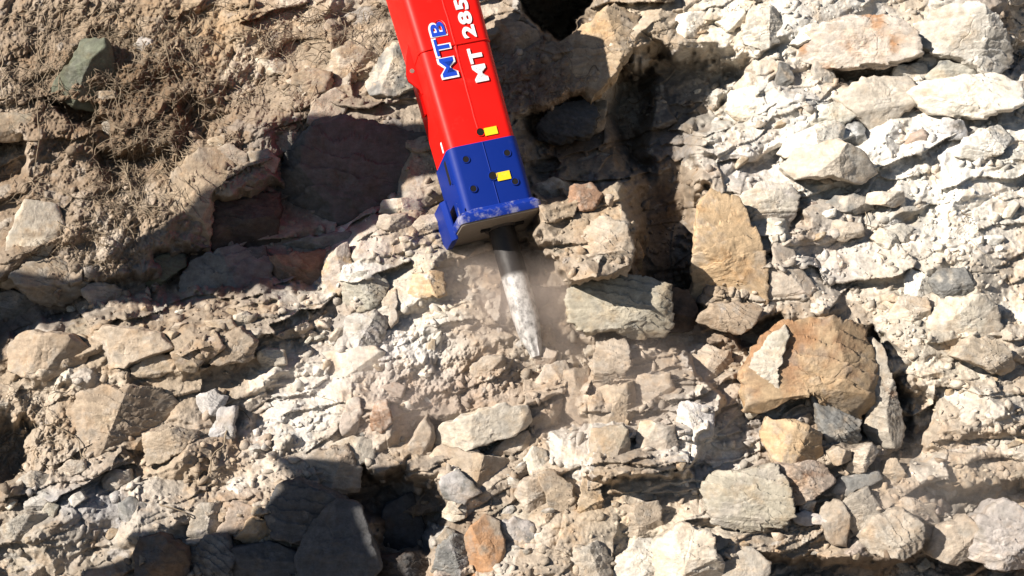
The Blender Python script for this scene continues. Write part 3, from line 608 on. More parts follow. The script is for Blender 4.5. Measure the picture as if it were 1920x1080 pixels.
for i, (poly, name, cols, bf, lift, label) in enumerate(R):
    P = px0(poly); c = P.mean(0)
    A = abs(np.cross(P, np.roll(P, -1, 0)).sum() / 2); spx = math.sqrt(A)
    gx = np.linspace(-.5, .5, 5) * spx
    dl = np.median([float(sample(c[0] + a, c[1] + b, DEPTH)) for a in gx for b in gx])
    d = dl - (lift * .30 - .004 if lift < .2 else lift * (.80 if spx > 90 else .62))
    k = d / F; size = spx * k
    O = np.stack([(P[:, 0] - c[0]) * k, -(P[:, 1] - c[1]) * k], -1) * (1.34 if 1105 < c[0] < 1335 and 635 < c[1] < 880 else 1.15)
    if (np.cross(O, np.roll(O, -1, 0)).sum()) < 0: O = O[::-1]
    # roughen the outline so that edges are not ruler straight
    Q = []
    rr_ = np.random.default_rng(900 + i)
    for a in range(len(O)):
        p, q = O[a], O[(a + 1) % len(O)]; Q.append(p)
        if np.linalg.norm(q - p) > .05:
            n = int(np.linalg.norm(q - p) / .045) + 1
            for t in range(1, n): Q.append(p + (q - p) * t / n + rr_.normal(size=2) * .006 * min(1, size / .15))
    c1, c2 = cols.split()
    lv = 6 if spx > 55 else 5
    if spx > 110: lv = 7
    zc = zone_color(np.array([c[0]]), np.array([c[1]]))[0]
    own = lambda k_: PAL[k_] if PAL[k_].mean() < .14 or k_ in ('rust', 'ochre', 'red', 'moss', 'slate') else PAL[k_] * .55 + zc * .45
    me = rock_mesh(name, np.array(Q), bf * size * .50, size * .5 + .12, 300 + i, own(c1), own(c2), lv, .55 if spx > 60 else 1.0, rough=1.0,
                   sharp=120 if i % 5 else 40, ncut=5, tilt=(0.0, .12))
    o = obj(name, me); o.location = Vector(pt(c[0], c[1], d))
    tag(o, label, "boulder" if name == "boulder" else "slab" if name == "rock_slab" else "stone" if name == "stone" else "rock")

# ---- countable loose stones lying between the big ones: a few shapes, copied
def stone_proto(seed, c1, c2):
    r_ = np.random.default_rng(seed); n = 7; a = np.sort(r_.random(n) * 6.283); a = np.arange(n) / n * 6.283 + r_.normal(size=n) * .2
    rad = .5 * (1 + .22 * r_.normal(size=n)).clip(.6, 1.4); O = np.stack([np.cos(a) * rad * 1.25, np.sin(a) * rad * .8], -1)
    return rock_mesh("loose_stone", O, .38, .38, seed, PAL[c1], PAL[c2], 4, 1.0, sharp=120, rough=.8, ncut=5)
PROTO = {}; PROTO_C = {}
for gi_, (g, cs) in enumerate((("tan", [("tan", "beige"), ("tan", "brown"), ("beige", "pale"), ("brown", "tan"), ("ochre", "tan"), ("grey", "tan")]),
                ("pale", [("pale", "white"), ("pale", "beige"), ("pale", "grey"), ("pale", "tan"), ("beige", "pale"), ("white", "pale"), ("pale", "pink")]),
                ("grey", [("grey", "slate"), ("bgrey", "grey"), ("slate", "tan"), ("beige", "grey"), ("lilac", "grey")]))):
    PROTO_C[g] = [a for a, b in cs]
    PROTO[g] = [stone_proto(5000 + gi_ * 50 + k, a, b) for k, (a, b) in enumerate(cs)]
LOOSE = [  # region, palette, count, smallest and largest size in photo pixels, group
    ((1280, 0, 1920, 350), "pale", 30, 14, 44, "bright rubble stones at the upper right"),
    ((1440, 350, 1920, 700), "pale", 18, 12, 38, "cream rubble stones at the right"),
    ((1700, 700, 1920, 930), "tan", 14, 10, 26, "small stones on the slope at the right"),
    ((1480, 880, 1920, 1060), "grey", 24, 14, 36, "small stones among the rocks at the lower right"),
    ((560, 560, 840, 800), "pale", 22, 12, 32, "small stones in the dusty rubble left of the chisel"),
    ((130, 560, 620, 640), "tan", 20, 10, 24, "small stones along the gravel strip"),
    ((0, 840, 520, 1040), "tan", 18, 10, 28, "small stones in the earth at the lower left"),
    ((380, 0, 760, 240), "tan", 14, 12, 30, "small stones in the bank left of the red housing"),
    ((1060, 640, 1440, 1060), "tan", 10, 10, 24, "small stones in the broken face right of the centre"),
    ((640, 780, 1080, 1060), "grey", 16, 12, 30, "small stones among the slabs at the lower centre"),
    ((960, 330, 1200, 520), "tan", 8, 10, 22, "small stones on the ledge right of the blue housing"),
]
ANCHOR = [(1290, 45, "pale flat rock near the top"), (1433, 55, "white rounded boulder near the top"), (1610, 80, "large reddish slab"), (1810, 75, "big top right corner boulder"), (1540, 145, "dark propping rock"),
 (1645, 190, "pale pyramid shaped rock"), (1820, 185, "wide white boulder"), (1555, 215, "grey green slab"), (1525, 262, "bright white elongated slab"), (1560, 305, "wedge shaped pale rock"), (1408, 195, "white block by the shadow head"), (1845, 268, "bright white rock near the right edge"),
 (1470, 145, "narrow layered grey rock"), (1785, 244, "dark round stone"), (1655, 375, "layered stack"), (1440, 390, "smooth mauve rock"), (1370, 480, "tall orange slab"), (1490, 530, "smooth pinkish slab"), (1660, 445, "bright white chip"), (1785, 532, "grey speckled rock"), (1720, 535, "bluish rock"),
 (1810, 600, "upper smooth slab"), (1850, 670, "lower smooth slab"), (1540, 690, "largest rust brown boulder"), (1660, 740, "upright rust rock"), (1370, 595, "blue grey block"), (1490, 835, "yellow stained block"), (1405, 930, "big flat greenish slab"), (1615, 860, "angular pair of stones"), (1615, 960, "brownish square block"),
 (1670, 1010, "smooth beige boulder"), (1790, 1012, "smooth grey boulder"), (1880, 1005, "lower right corner boulder"), (1280, 1045, "pale cracked boulders"), (1170, 575, "long greenish grey block"), (1220, 730, "grey rock in the broken face"), (1150, 755, "beige rock in the broken face"), (1140, 840, "greenish rock in the broken face"),
 (1108, 940, "orange upright slab"), (1300, 790, "whitish rock"), (1345, 690, "mottled grey rock"), (1032, 360, "pale rock by the blue housing"), (1098, 372, "hollowed tan rock"), (1135, 460, "white swirled rock"), (660, 688, "flat pale slab"), (680, 545, "grey green rock"), (685, 618, "lilac grey block"),
 (735, 580, "narrow upright slab"), (800, 535, "pale yellow block"), (900, 800, "long grey slab"), (915, 885, "smooth beige slab"), (860, 918, "layered slate rock"), (995, 925, "pale boxy rock"), (905, 1030, "rust brown egg shaped boulder"), (780, 825, "angular brown rock"), (712, 780, "pinkish rock"), (658, 785, "rounded pale rock"),
 (618, 885, "pinkish rounded boulder"), (580, 970, "large half shaded boulder"), (450, 970, "brown trapezoid slab"), (385, 975, "standing lilac slab"), (248, 958, "purplish rock"), (218, 900, "smooth pale stone"), (134, 880, "pale oval stone"), (45, 988, "pale grey slab"), (75, 940, "pile at the left edge"), (220, 800, "big banded boulder"), (318, 838, "squared beige rock"),
 (110, 530, "rounded tan boulder"), (90, 665, "smooth tan boulder"), (240, 652, "wide tan boulder"), (355, 668, "pinkish flat faced rock"), (440, 652, "pointed rock"), (508, 670, "smooth grey stone"), (585, 160, "squared tan rock"), (660, 118, "broad pale tan block"), (732, 135, "wedge shaped rock"), (506, 122, "flat pale rock"), (615, 208, "pale leaning rock"),
 (420, 262, "thin pale slab"), (270, 78, "small white stone"), (160, 140, "mossy green boulder")]
CN = {"white": "white", "pale": "cream", "beige": "beige", "grey": "grey", "tan": "tan", "brown": "brown", "ochre": "yellowish", "bgrey": "bluish", "slate": "dark grey", "lilac": "mauve"}
used = set(); lr = np.random.default_rng(42)
for (x0, y0, x1, y1), g, cnt, s0, s1, group in LOOSE:
    made = 0; tries = 0
    while made < cnt and tries < cnt * 14:
        tries += 1
        px, py = lr.uniform(x0, x1), lr.uniform(y0, y1); s = (s0 + (s1 - s0) * lr.random() ** 2.2); pk = lr.integers(len(PROTO[g]))
        ax_, ay_, nm = min(ANCHOR, key=lambda q: (q[0] - px) ** 2 + (q[1] - py) ** 2)
        ang = math.degrees(math.atan2(ay_ - py, px - ax_)) % 360
        dr = ["right of", "above and right of", "above", "above and left of", "left of", "below and left of", "below", "below and right of"][int((ang + 22.5) // 45) % 8]
        sz = "small" if s < s0 + (s1 - s0) * .3 else "medium sized"
        if math.hypot(px - ax_, py - ay_) > 60: dr = "a little way " + dr
        label = "%s %s stone %s the %s" % (sz, CN[PROTO_C[g][pk]], dr, nm)
        if len(label.split()) > 16: label = label.replace("a little way ", "")
        if label in used or len(label.split()) > 16: continue
        used.add(label); made += 1
        d = float(sample(px, py)); w = pt(px, py, d + s / 300 * .06)
        o = obj("loose_stone", PROTO[g][pk])
        o.location = Vector(w); sc = s / 300
        o.scale = (sc * lr.uniform(.8, 1.3), sc * lr.uniform(.8, 1.2), sc * lr.uniform(.6, 1.1))
        o.rotation_euler = (lr.normal() * .5, lr.normal() * .6 - .2, lr.normal() * .5)
        tag(o, label, "stone", group)

# ---- gravel: too many to count, one object
def gravel():
    D, Fc = get_ico(1); nv = len(D); n = 7000
    px = lr.uniform(-60, 1980, n * 3); py = lr.uniform(-60, 1140, n * 3)
    dens = .28 + .9 * sstep(-.1, .4, fbm2(px / 140, py / 90, 333, 4)) 
    dens += .5 * np.exp(-(((px - 400) / 300) ** 2 + ((py - 585) / 30) ** 2)) + .3 * (px > 1350) + 2.5 * np.exp(-(((px - 1000) / 70) ** 2 + ((py - 680) / 40) ** 2))
    keep = lr.random(n * 3) < dens * .55; px, py = px[keep][:n], py[keep][:n]; n = len(px)
    d = sample(px, py); C = pt(px, py, d)
    s = (2.2 + 9 * lr.random(n) ** 4) / 300
    # random rotations
    q = lr.normal(size=(n, 4)); q /= np.linalg.norm(q, axis=1, keepdims=True); w, x, y, z = q.T
    Rm = np.stack([1 - 2 * (y * y + z * z), 2 * (x * y - z * w), 2 * (x * z + y * w), 2 * (x * y + z * w), 1 - 2 * (x * x + z * z), 2 * (y * z - x * w), 2 * (x * z - y * w), 2 * (y * z + x * w), 1 - 2 * (x * x + y * y)], -1).reshape(n, 3, 3)
    L = D[None] * (1 + .30 * lr.normal(size=(n, nv, 1))).clip(.45, 1.6) * (np.array([1.25, .95, .7])[None, None] * lr.uniform(.75, 1.25, (n, 1, 3)))
    V = np.einsum('nij,nvj->nvi', Rm, L) * s[:, None, None] + C[:, None]
    base = sample(px, py, TC) * lr.uniform(.75, 1.35, (n, 1)); col = np.repeat(base[:, None], nv, 1)
    FF = (Fc[None] + (np.arange(n) * nv)[:, None, None]).reshape(-1, 3)
    return mesh_from("gravel", V.reshape(-1, 3), FF, False, col.reshape(-1, 3), M_ROCK)
tag(obj("gravel", gravel()), kind="stuff")

# ------------------------------------------------------------------ roots and dry stems
mr_, nr_, br_ = nodes_mat("root_bark")
tt = nr_.nodes.new("ShaderNodeTexNoise"); tt.inputs["Scale"].default_value = 14; tt.inputs["Detail"].default_value = 4
cc = nr_.nodes.new("ShaderNodeValToRGB"); cc.color_ramp.elements[0].color = (.07, .05, .035, 1); cc.color_ramp.elements[1].color = (.36, .28, .19, 1)
g_ = nr_.nodes.new("ShaderNodeNewGeometry"); nr_.links.new(g_.outputs["Position"], tt.inputs["Vector"])
nr_.links.new(tt.outputs[0], cc.inputs[0]); nr_.links.new(cc.outputs[0], br_.inputs[0]); br_.inputs["Roughness"].default_value = .9
def strand(P3, r0, r1, n=5):
    V = []; Fc = []; m = len(P3)
    for i in range(m):
        d = P3[min(i + 1, m - 1)] - P3[max(i - 1, 0)]; d = d / (np.linalg.norm(d) + 1e-9)
        a = np.cross(d, [0.3, 1, 0.2]); a /= np.linalg.norm(a) + 1e-9; b = np.cross(d, a); r = r0 + (r1 - r0) * i / (m - 1)
        for k in range(n): V.append(P3[i] + (a * math.cos(6.283 * k / n) + b * math.sin(6.283 * k / n)) * r)
    for i in range(m - 1):
        for k in range(n): Fc.append([i * n + k, i * n + (k + 1) % n, (i + 1) * n + (k + 1) % n, (i + 1) * n + k])
    return V, Fc
def root_path(pts, off=.03, seg=10, wob=5):
    P = np.array(pts, float); t = np.linspace(0, len(P) - 1, seg * (len(P) - 1) + 1); i = np.minimum(t.astype(int), len(P) - 2); f = (t - i)[:, None]
    p0 = P[np.maximum(i - 1, 0)]; p1 = P[i]; p2 = P[i + 1]; p3 = P[np.minimum(i + 2, len(P) - 1)]
    q = .5 * (2 * p1 + (p2 - p0) * f + (2 * p0 - 5 * p1 + 4 * p2 - p3) * f * f + (3 * p1 - p0 - 3 * p2 + p3) * f ** 3)
    q = q + wob * np.stack([noise2(t * 1.3 + P[0, 0], t * 0, 8), noise2(t * 1.1 + P[0, 1], t * 0, 9)], -1)
    d = np.array([float(min(sample(a, b), sample(a + 4, b), sample(a, b + 4))) for a, b in q])
    k = np.ones(7) / 7; dp = np.convolve(np.pad(d, 3, mode='edge'), k, 'valid'); dp = np.minimum(dp, d) - off
    return np.array([pt(a, b, c) for (a, b), c in zip(q, dp)])
ROOTS = [([(108, 795), (132, 815), (148, 840), (158, 880)], 1.6, "dark bent root hanging in front of the big banded boulder"),
 ([(440, 765), (455, 775), (470, 790)], 1.3, "short dark twig right of the lilac grey stone"),
 ([(430, 790), (425, 830), (405, 850), (394, 890)], 2.2, "dark root following the crack of the narrow grey green slab"),
 ([(300, 945), (350, 968), (395, 998)], 1.3, "thin root lying across the earth at the lower left"),
 ([(1120, 20), (1135, 45), (1170, 75), (1200, 70)], 1.4, "thin dry stem over the tall yellow ochre rock"),
 ([(1040, 80), (1070, 120), (1074, 190)], 1.0, "fine hanging root right of the red housing"),
 ([(1095, 40), (1120, 70), (1145, 95)], 1.2, "short dark twig on the ochre rock"),
 ([(775, 985), (776, 960), (800, 925), (812, 915)], 1.5, "black twig rising from the bottom shadow"),
 ([(772, 955), (778, 990), (782, 1015)], 1.5, "black upright twig in the bottom shadow"),
 ([(1885, 135), (1860, 140), (1900, 150), (1925, 150)], 1.2, "thin root at the right edge"),
 ([(1618, 385), (1622, 420), (1618, 440)], 1.0, "dry pale stem hanging over the layered stack"),
 ([(380, 150), (430, 155), (460, 170), (468, 195)], 1.4, "curved root above the tan bank"),
 ([(345, 205), (370, 190), (420, 165), (425, 140)], 1.2, "arched thin root in the brown earth, upper left"),
 ([(60, 325), (75, 260), (70, 200), (68, 0)], 1.4, "long dry stem hanging down the left side"),
 ([(250, 260), (255, 310), (245, 350)], 1.2, "thin root hanging in the hollow of the brown earth"),
 ([(300, 360), (308, 340), (330, 335), (345, 330)], 1.3, "hooked root left of the tall leaning slab"),
 ([(95, 130), (60, 165), (10, 170)], 1.4, "grey stem left of the mossy green boulder")]
def flat_mesh(name, parts, mat):
    V = []; Fc = []
    for v, f in parts:
        b = len(V); V += [tuple(x) for x in v]; Fc += [[i + b for i in q] for q in f]
    return mesh_from(name, V, Fc, True, None, mat)
for pts_, r_px, label in ROOTS:
    P3 = root_path(pts_); tag(obj("root", flat_mesh("root", [strand(P3, r_px / 300, r_px / 600)], mr_)), label, "root")
parts = []
TANG = [((160, 60, 400, 330), 210, 60), ((200, 240, 340, 420), 110, 60), ((0, 0, 260, 200), 170, 60), ((230, 0, 760, 90), 120, 50), ((20, 300, 240, 520), 80, 50), ((420, 120, 620, 260), 50, 40), ((20, 330, 230, 520), 50, 40), ((930, 90, 1090, 200), 40, 35), ((0, 700, 120, 860), 40, 35), ((440, 0, 740, 110), 50, 45), ((1760, 400, 1820, 480), 8, 30), ((1880, 20, 1925, 160), 14, 30), ((1050, 60, 1250, 200), 26, 45)]
for (x0, y0, x1, y1), cnt, ln in TANG:
    for k in range(cnt):
        x, y = lr.uniform(x0, x1), lr.uniform(y0, y1); a = lr.uniform(0, 6.283); P = [(x, y)]
        for q in range(lr.integers(3, 6)):
            a += lr.normal() * .7; x += math.cos(a) * ln * lr.uniform(.3, .7) * .6; y += math.sin(a) * ln * .5 * lr.uniform(.3, .7) + ln * .10; P.append((x, y))
        parts.append(strand(root_path(P, lr.uniform(.005, .05), 4, 3), (.5 + 1.6 * lr.random() ** 3) / 300, .4 / 300, 3))
tag(obj("root_tangle", flat_mesh("root_tangle", parts, mr_)), kind="stuff")
# ------------------------------------------------------------------ the hydraulic breaker
def paint(name, col, rough=0.32, chips=0.0, dustc=(.45, .38, .32), edge=None):
    m, n, b = nodes_mat(name); N = n.nodes; L = n.links
    tc = N.new("ShaderNodeTexCoord")
    t = N.new("ShaderNodeTexNoise"); t.inputs["Scale"].default_value = 9; t.inputs["Detail"].default_value = 10; t.inputs["Roughness"].default_value = .75
    L.new(tc.outputs["Object"], t.inputs["Vector"])
    r = N.new("ShaderNodeMapRange"); r.inputs[1].default_value = .60 - chips * .14; r.inputs[2].default_value = .78 - chips * .16; r.inputs[3].default_value = 0; r.inputs[4].default_value = .25 + .6 * chips
    L.new(t.outputs[0], r.inputs[0])
    mx = N.new("ShaderNodeMix"); mx.data_type = 'RGBA'; L.new(r.outputs[0], mx.inputs[0])
    mx.inputs[6].default_value = (*col, 1); mx.inputs[7].default_value = (*dustc, 1)
    L.new(mx.outputs[2], b.inputs["Base Color"])
    t2 = N.new("ShaderNodeTexNoise"); t2.inputs["Scale"].default_value = 5; t2.inputs["Detail"].default_value = 6
    L.new(tc.outputs["Object"], t2.inputs["Vector"])
    r2 = N.new("ShaderNodeMapRange"); r2.inputs[3].default_value = rough - .06; r2.inputs[4].default_value = rough + .22; L.new(t2.outputs[0], r2.inputs[0]); L.new(r2.outputs[0], b.inputs["Roughness"])
    bp = N.new("ShaderNodeBump"); bp.inputs["Strength"].default_value = .12; bp.inputs["Distance"].default_value = .02
    L.new(t2.outputs[0], bp.inputs["Height"]); L.new(bp.outputs[0], b.inputs["Normal"])
    b.inputs["Specular IOR Level"].default_value = .2; b.inputs["Coat Weight"].default_value = .04; b.inputs["Coat Roughness"].default_value = .3
    return m
M_RED = paint("red_paint", (.78, .010, .006), .38, 0.0, (.55, .12, .09))
M_BLUE = paint("blue_paint", (.002, .020, .20), .48, 0.03, (.04, .06, .22))
M_BLUE_WORN = paint("worn_blue_paint", (.004, .026, .24), .5, 0.8, (.42, .40, .42))
M_UNDER = paint("bare_steel_plate", (.19, .165, .14), .6, 0.6, (.30, .26, .22))
M_DARKHOLE = paint("hole_shadow_black", (.012, .010, .010), .8, 0)
M_YELLOW = paint("yellow_sticker", (.86, .60, .02), .5, 0.25, (.80, .72, .35))
M_WHITE = paint("white_lettering", (.86, .84, .84), .5, 0.0, (.8, .7, .7))
M_LBLUE = paint("blue_lettering", (.012, .06, .50), .5, 0.0, (.05, .1, .5))
M_STEEL = paint("worn_dark_steel", (.055, .048, .045), .42, .35, (.17, .15, .135)); 
M_ARM = paint("excavator_paint", (.30, .22, .10), .5, .4)

ax_ = Vector((-.267, .176, .964)).normalized()
n0 = Vector((math.sin(math.radians(14)), -math.cos(math.radians(14)), 0)); nf = (n0 - ax_ * n0.dot(ax_)).normalized()
Yb = -nf; Xb = Yb.cross(ax_).normalized()
tip = Vector(pt(np.array(1004.), np.array(660.), 9.0))
BM = Matrix((( Xb.x, Yb.x, ax_.x, tip.x), (Xb.y, Yb.y, ax_.y, tip.y), (Xb.z, Yb.z, ax_.z, tip.z), (0, 0, 0, 1)))
BM = BM @ Matrix.Scale(1 / 0.985, 4, Vector((0, 0, 1)))
breaker = bpy.data.objects.new("hydraulic_breaker", None); COL.objects.link(breaker)
breaker.matrix_world = BM
tag(breaker, "red and blue hydraulic rock breaker with a steel chisel pointed down into the rock face", "rock breaker")

def rr(cx, cy, hw, hd, rad, n=6):
    out = []
    for qx, qy, a0 in ((1, 1, 0), (-1, 1, 90), (-1, -1, 180), (1, -1, 270)):
        for k in range(n + 1):
            a = math.radians(a0 + 90 * k / n); out.append((cx + qx * (hw - rad) + rad * math.cos(a), cy + qy * (hd - rad) + rad * math.sin(a)))
    return out

def loft(secs, cap=True):
    """secs: list of (z or per-vertex function, ring of xy)"""
    V = []; Fc = []; k = len(secs[0][1])
    for z, ring in secs:
        for (x, y) in ring: V.append((x, y, z(x, y) if callable(z) else z))
    for i in range(len(secs) - 1):
        for j in range(k):
            a = i * k + j; b = i * k + (j + 1) % k; Fc.append((a, b, b + k, a + k))
    me_f = [list(f) for f in Fc]
    if cap: me_f.append(list(range(k))[::-1]); me_f.append([(len(secs) - 1) * k + j for j in range(k)])
    return V, me_f

def pyobj(name, V, Fc, mat, parent=None, smooth_angle=35, bevel=0):
    me = bpy.data.meshes.new(name); me.from_pydata([tuple(v) for v in V], [], Fc); me.update(); me.materials.append(mat)
    o = obj(name, me, parent)
    bm = bmesh.new(); bm.from_mesh(me)
    bmesh.ops.recalc_face_normals(bm, faces=bm.faces)
    if bevel: bmesh.ops.bevel(bm, geom=[e for e in bm.edges if e.is_manifold and e.calc_face_angle(0) > math.radians(35)], offset=bevel, segments=2, affect='EDGES', profile=.6)
    for f in bm.faces: f.smooth = True
    for e in bm.edges:
        if e.is_manifold and e.calc_face_angle(0) > math.radians(smooth_angle): e.smooth = False
    bm.to_mesh(me); bm.free(); return o

def box(c, h): 
    (x, y, z), (a, b, d) = c, h
    V = [(x + i * a, y + j * b, z + k * d) for i in (-1, 1) for j in (-1, 1) for k in (-1, 1)]
    return V, [[0, 1, 3, 2], [4, 6, 7, 5], [0, 4, 5, 1], [2, 3, 7, 6], [0, 2, 6, 4], [1, 5, 7, 3]]

BX = -.035
# red housing, slightly wider towards the top, two welded halves
secs = [(1.29, rr(BX, 0, .222, .258, .055)), (1.93, rr(BX, 0, .232, .262, .055)), (1.952, rr(BX, 0, .232, .262, .055)), (1.953, rr(BX, 0, .236, .266, .055)), (2.66, rr(BX, 0, .256, .270, .055)), (2.70, rr(BX, 0, .20, .22, .05))]
housing = pyobj("housing", *loft(secs), M_RED, breaker, 30)
def tube(pts, r, mat, name, parent, n=8, cap=True):
    V = []; Fc = []; pts = [Vector(p) for p in pts]
    for i, p in enumerate(pts):
        d = (pts[min(i + 1, len(pts) - 1)] - pts[max(i - 1, 0)]).normalized()
        a = d.orthogonal().normalized() if i == 0 else (pa - d * pa.dot(d)).normalized()
        pa = a; b = d.cross(a); rad = r[i] if isinstance(r, (list, tuple)) else r
        for k in range(n): V.append(p + (a * math.cos(2 * math.pi * k / n) + b * math.sin(2 * math.pi * k / n)) * rad)
    for i in range(len(pts) - 1):
        for k in range(n): Fc.append([i * n + k, i * n + (k + 1) % n, (i + 1) * n + (k + 1) % n, (i + 1) * n + k])
    if cap: Fc += [list(range(n))[::-1], [(len(pts) - 1) * n + k for k in range(n)]]
    return pyobj(name, V, Fc, mat, parent, 60)
def half_w(z): return .222 + (z - 1.315) * .017 if z < 1.95 else .236 + (z - 1.953) * .025
def front_y(z): return -(.258 + (z - 1.315) * .0065) if z < 1.95 else -(.266 + (z - 1.953) * .005)
wz = [1.36 + .06 * i for i in range(22)]
tube([(BX + .012 * math.sin(z * 7) * .2 + .002 * random.uniform(-1, 1), front_y(z) + .0105, z) for z in wz], .0135, M_RED, "weld_seam", housing)
ring = [p for p in rr(BX, 0, .2335, .2635, .055)]; ring2 = ring[14:] + ring[:14]
tube([(x, y, 1.953 + .002 * random.uniform(-1, 1)) for x, y in ring2[:15]], .0075, M_RED, "weld_seam", housing)

# blue lower housing
def zb(z0):  # lower on the sides than on the front
    return z0
secs = [(.872, rr(BX, 0, .226, .262, .050)), (1.275, rr(BX, 0, .230, .266, .055)), (1.305, rr(BX, 0, .230, .266, .055)), (1.309, rr(BX, 0, .226, .262, .055))]
lower = pyobj("lower_housing", *loft(secs), M_BLUE, breaker, 30)
tube([(BX, -.263 - .0035 * z_, z) for z, z_ in ((.875, 0), (1.0, .3), (1.15, .6), (1.305, 1))], .0035, M_BLUE, "weld_seam", lower)
# bottom wear plate with chipped edge and its pale underside
secs = [(.822, rr(BX - .012, 0, .262, .292, .03)), (.838, rr(BX - .012, 0, .268, .298, .032)), (.868, rr(BX - .012, 0, .268, .298, .032)), (.890, rr(BX - .012, 0, .250, .280, .032))]
base = pyobj("base_plate", *loft(secs), M_BLUE_WORN, breaker, 30)
secs = [(.812, rr(BX - .012, 0, .252, .282, .03)), (.8215, rr(BX - .012, 0, .256, .286, .03))]
under = pyobj("underside", *loft(secs), M_UNDER, base, 30)
# rough welds along the plate
ring = rr(BX, 0, .232, .268, .05); ring = ring[14:] + ring[:7]
tube([(x, y, .890 + random.uniform(-.003, .003)) for x, y in ring], .011, M_BLUE_WORN, "weld_seam", base)
# left side flange and its pocket
V, Fc = [], []
prof = [(-.30, .26), (-.30, -.02), (-.275, -.06), (-.262, -.06), (-.262, .26)]
n = len(prof)
for z, s in ((.79, 0), (1.045, .0)):
    for (x, y) in prof: V.append((x - (.012 if z > 1 else 0), y, z))
V = [(BX + x + .0, y, z) for x, y, z in V]
Fc = [[i, (i + 1) % n, (i + 1) % n + n, i + n] for i in range(n)] + [list(range(n))[::-1], list(range(n, 2 * n))]
pyobj("side_flange", V, Fc, M_BLUE, breaker, 30, .004)
pyobj("edge_wear", *box((BX - .2665, -.283, .90), (.0035, .004, .055)), M_BLUE_WORN, lower, 30)
for zz, hh in ((1.20, .075), ):
    pyobj("side_slot", *box((BX - .229, -.11, zz), (.003, .035, hh)), M_DARKHOLE, lower, 30, .0015)
    pyobj("slot_rim", *box((BX - .230, -.165, zz), (.006, .008, hh + .02)), M_BLUE, lower, 30, .003)

def disc(name, x, z, r, y, parent, mat=M_DARKHOLE, depth=.004, n=24):
    V = [(x + r * math.cos(2 * math.pi * k / n), y + s, z + r * math.sin(2 * math.pi * k / n)) for s in (-depth / 2, depth / 2) for k in range(n)]
    Fc = [[k, (k + 1) % n, (k + 1) % n + n, k + n] for k in range(n)] + [list(range(n)), list(range(n, 2 * n))[::-1]]
    return pyobj(name, V, Fc, mat, parent, 30)
def ring_part(name, x, z, r, y, parent, mat):
    pts = [(x + r * math.cos(2 * math.pi * k / 24), y, z + r * math.sin(2 * math.pi * k / 24)) for k in range(25)]
    return tube(pts, .0035, mat, name, parent, 6, False)
def ux(u): return (u - 17) / 290.0      # photo pixels across the front face -> local x
for u, v in ((-31, 365), (46, 361), (-32, 308), (46, 305)):
    h = disc("bolt_hole", ux(u), v / 300, .021, -.2668, lower); ring_part("hole_rim", ux(u), v / 300, .0225, -.2675, h, M_BLUE)
h = disc("bolt_hole", ux(9), 324 / 300, .027, -.2668, lower); ring_part("hole_rim", ux(9), 324 / 300, .0285, -.2675, h, M_BLUE)
h = disc("bolt_hole", ux(9), 411 / 300, .026, -.2605, housing); ring_part("hole_rim", ux(9), 411 / 300, .027, -.2615, h, M_RED)
def sticker(u, v, w, hgt, y, parent):
    o = pyobj("yellow_sticker", *box((ux(u), y, v / 300), (w / 600, .0012, hgt / 600)), M_YELLOW, parent, 30)
    return o
sticker(28, 320, 26, 16, -.2690, lower); sticker(28, 409, 25, 15, -.2635, housing)
# glyph like spots on the stickers are too small to read; a faint bar only
# side ear with a hole
V2 = [(-.232, 2.13), (-.275, 2.02), (-.305, 1.90), (-.300, 1.86), (-.245, 1.80), (-.235, 1.76), (-.20, 1.76), (-.20, 2.13)]
V = [(BX + x, y, z) for y in (-.03, .0) for x, z in V2]; n = len(V2)
ear = pyobj("hose_bracket", V, [[i, (i + 1) % n, (i + 1) % n + n, i + n] for i in range(n)] + [list(range(n))[::-1], list(range(n, 2 * n))], M_RED, breaker, 30, .004)
disc("bracket_hole", BX - .262, 1.92, .015, -.032, ear, M_UNDER, .003)
pyobj("side_rib", *box((BX - .236, .06, 1.74), (.012, .03, .10)), M_RED, housing, 30, .008)
# mounting bracket on top (above the picture)
bra = pyobj("mounting_bracket", *box((BX, 0, 2.74), (.16, .16, .035)), M_RED, breaker, 30, .015)
for s in (-1, 1):
    pl = [(-.15, 2.775), (.15, 2.775), (.12, 2.95), (.03, 3.04), (-.06, 3.04), (-.13, 2.95)]
    V = [(BX + s * .10 + q, x, z) for q in (-.02, .02) for x, z in pl]; n = len(pl)
    pyobj("bracket_plate", V, [[i, (i + 1) % n, (i + 1) % n + n, i + n] for i in range(n)] + [list(range(n))[::-1], list(range(n, 2 * n))], M_RED, bra, 30, .005)

# chisel
m, nn, b = nodes_mat("chisel_steel"); N = nn.nodes; L = nn.links
tc = N.new("ShaderNodeTexCoord"); sp = N.new("ShaderNodeSeparateXYZ"); L.new(tc.outputs["Object"], sp.inputs[0])
t = N.new("ShaderNodeTexNoise"); t.inputs["Scale"].default_value = 19; t.inputs["Detail"].default_value = 9; t.inputs["Roughness"].default_value = .72
mp = N.new("ShaderNodeMapping"); mp.inputs["Scale"].default_value = (1, 1, .85); L.new(tc.outputs["Object"], mp.inputs[0]); L.new(mp.outputs[0], t.inputs["Vector"])
mr = N.new("ShaderNodeMapRange"); mr.inputs[1].default_value = .50; mr.inputs[2].default_value = .535; mr.inputs[3].default_value = 1; mr.inputs[4].default_value = 0
ad = N.new("ShaderNodeMath"); ad.operation = 'MULTIPLY_ADD'; L.new(t.outputs[0], ad.inputs[0]); ad.inputs[1].default_value = .05; L.new(sp.outputs[2], ad.inputs[2])
L.new(ad.outputs[0], mr.inputs[0])
rp = N.new("ShaderNodeValToRGB"); e = rp.color_ramp.elements; e[0].position = .36; e[0].color = (.09, .088, .086, 1); e[1].position = .56; e[1].color = (.56, .54, .52, 1)
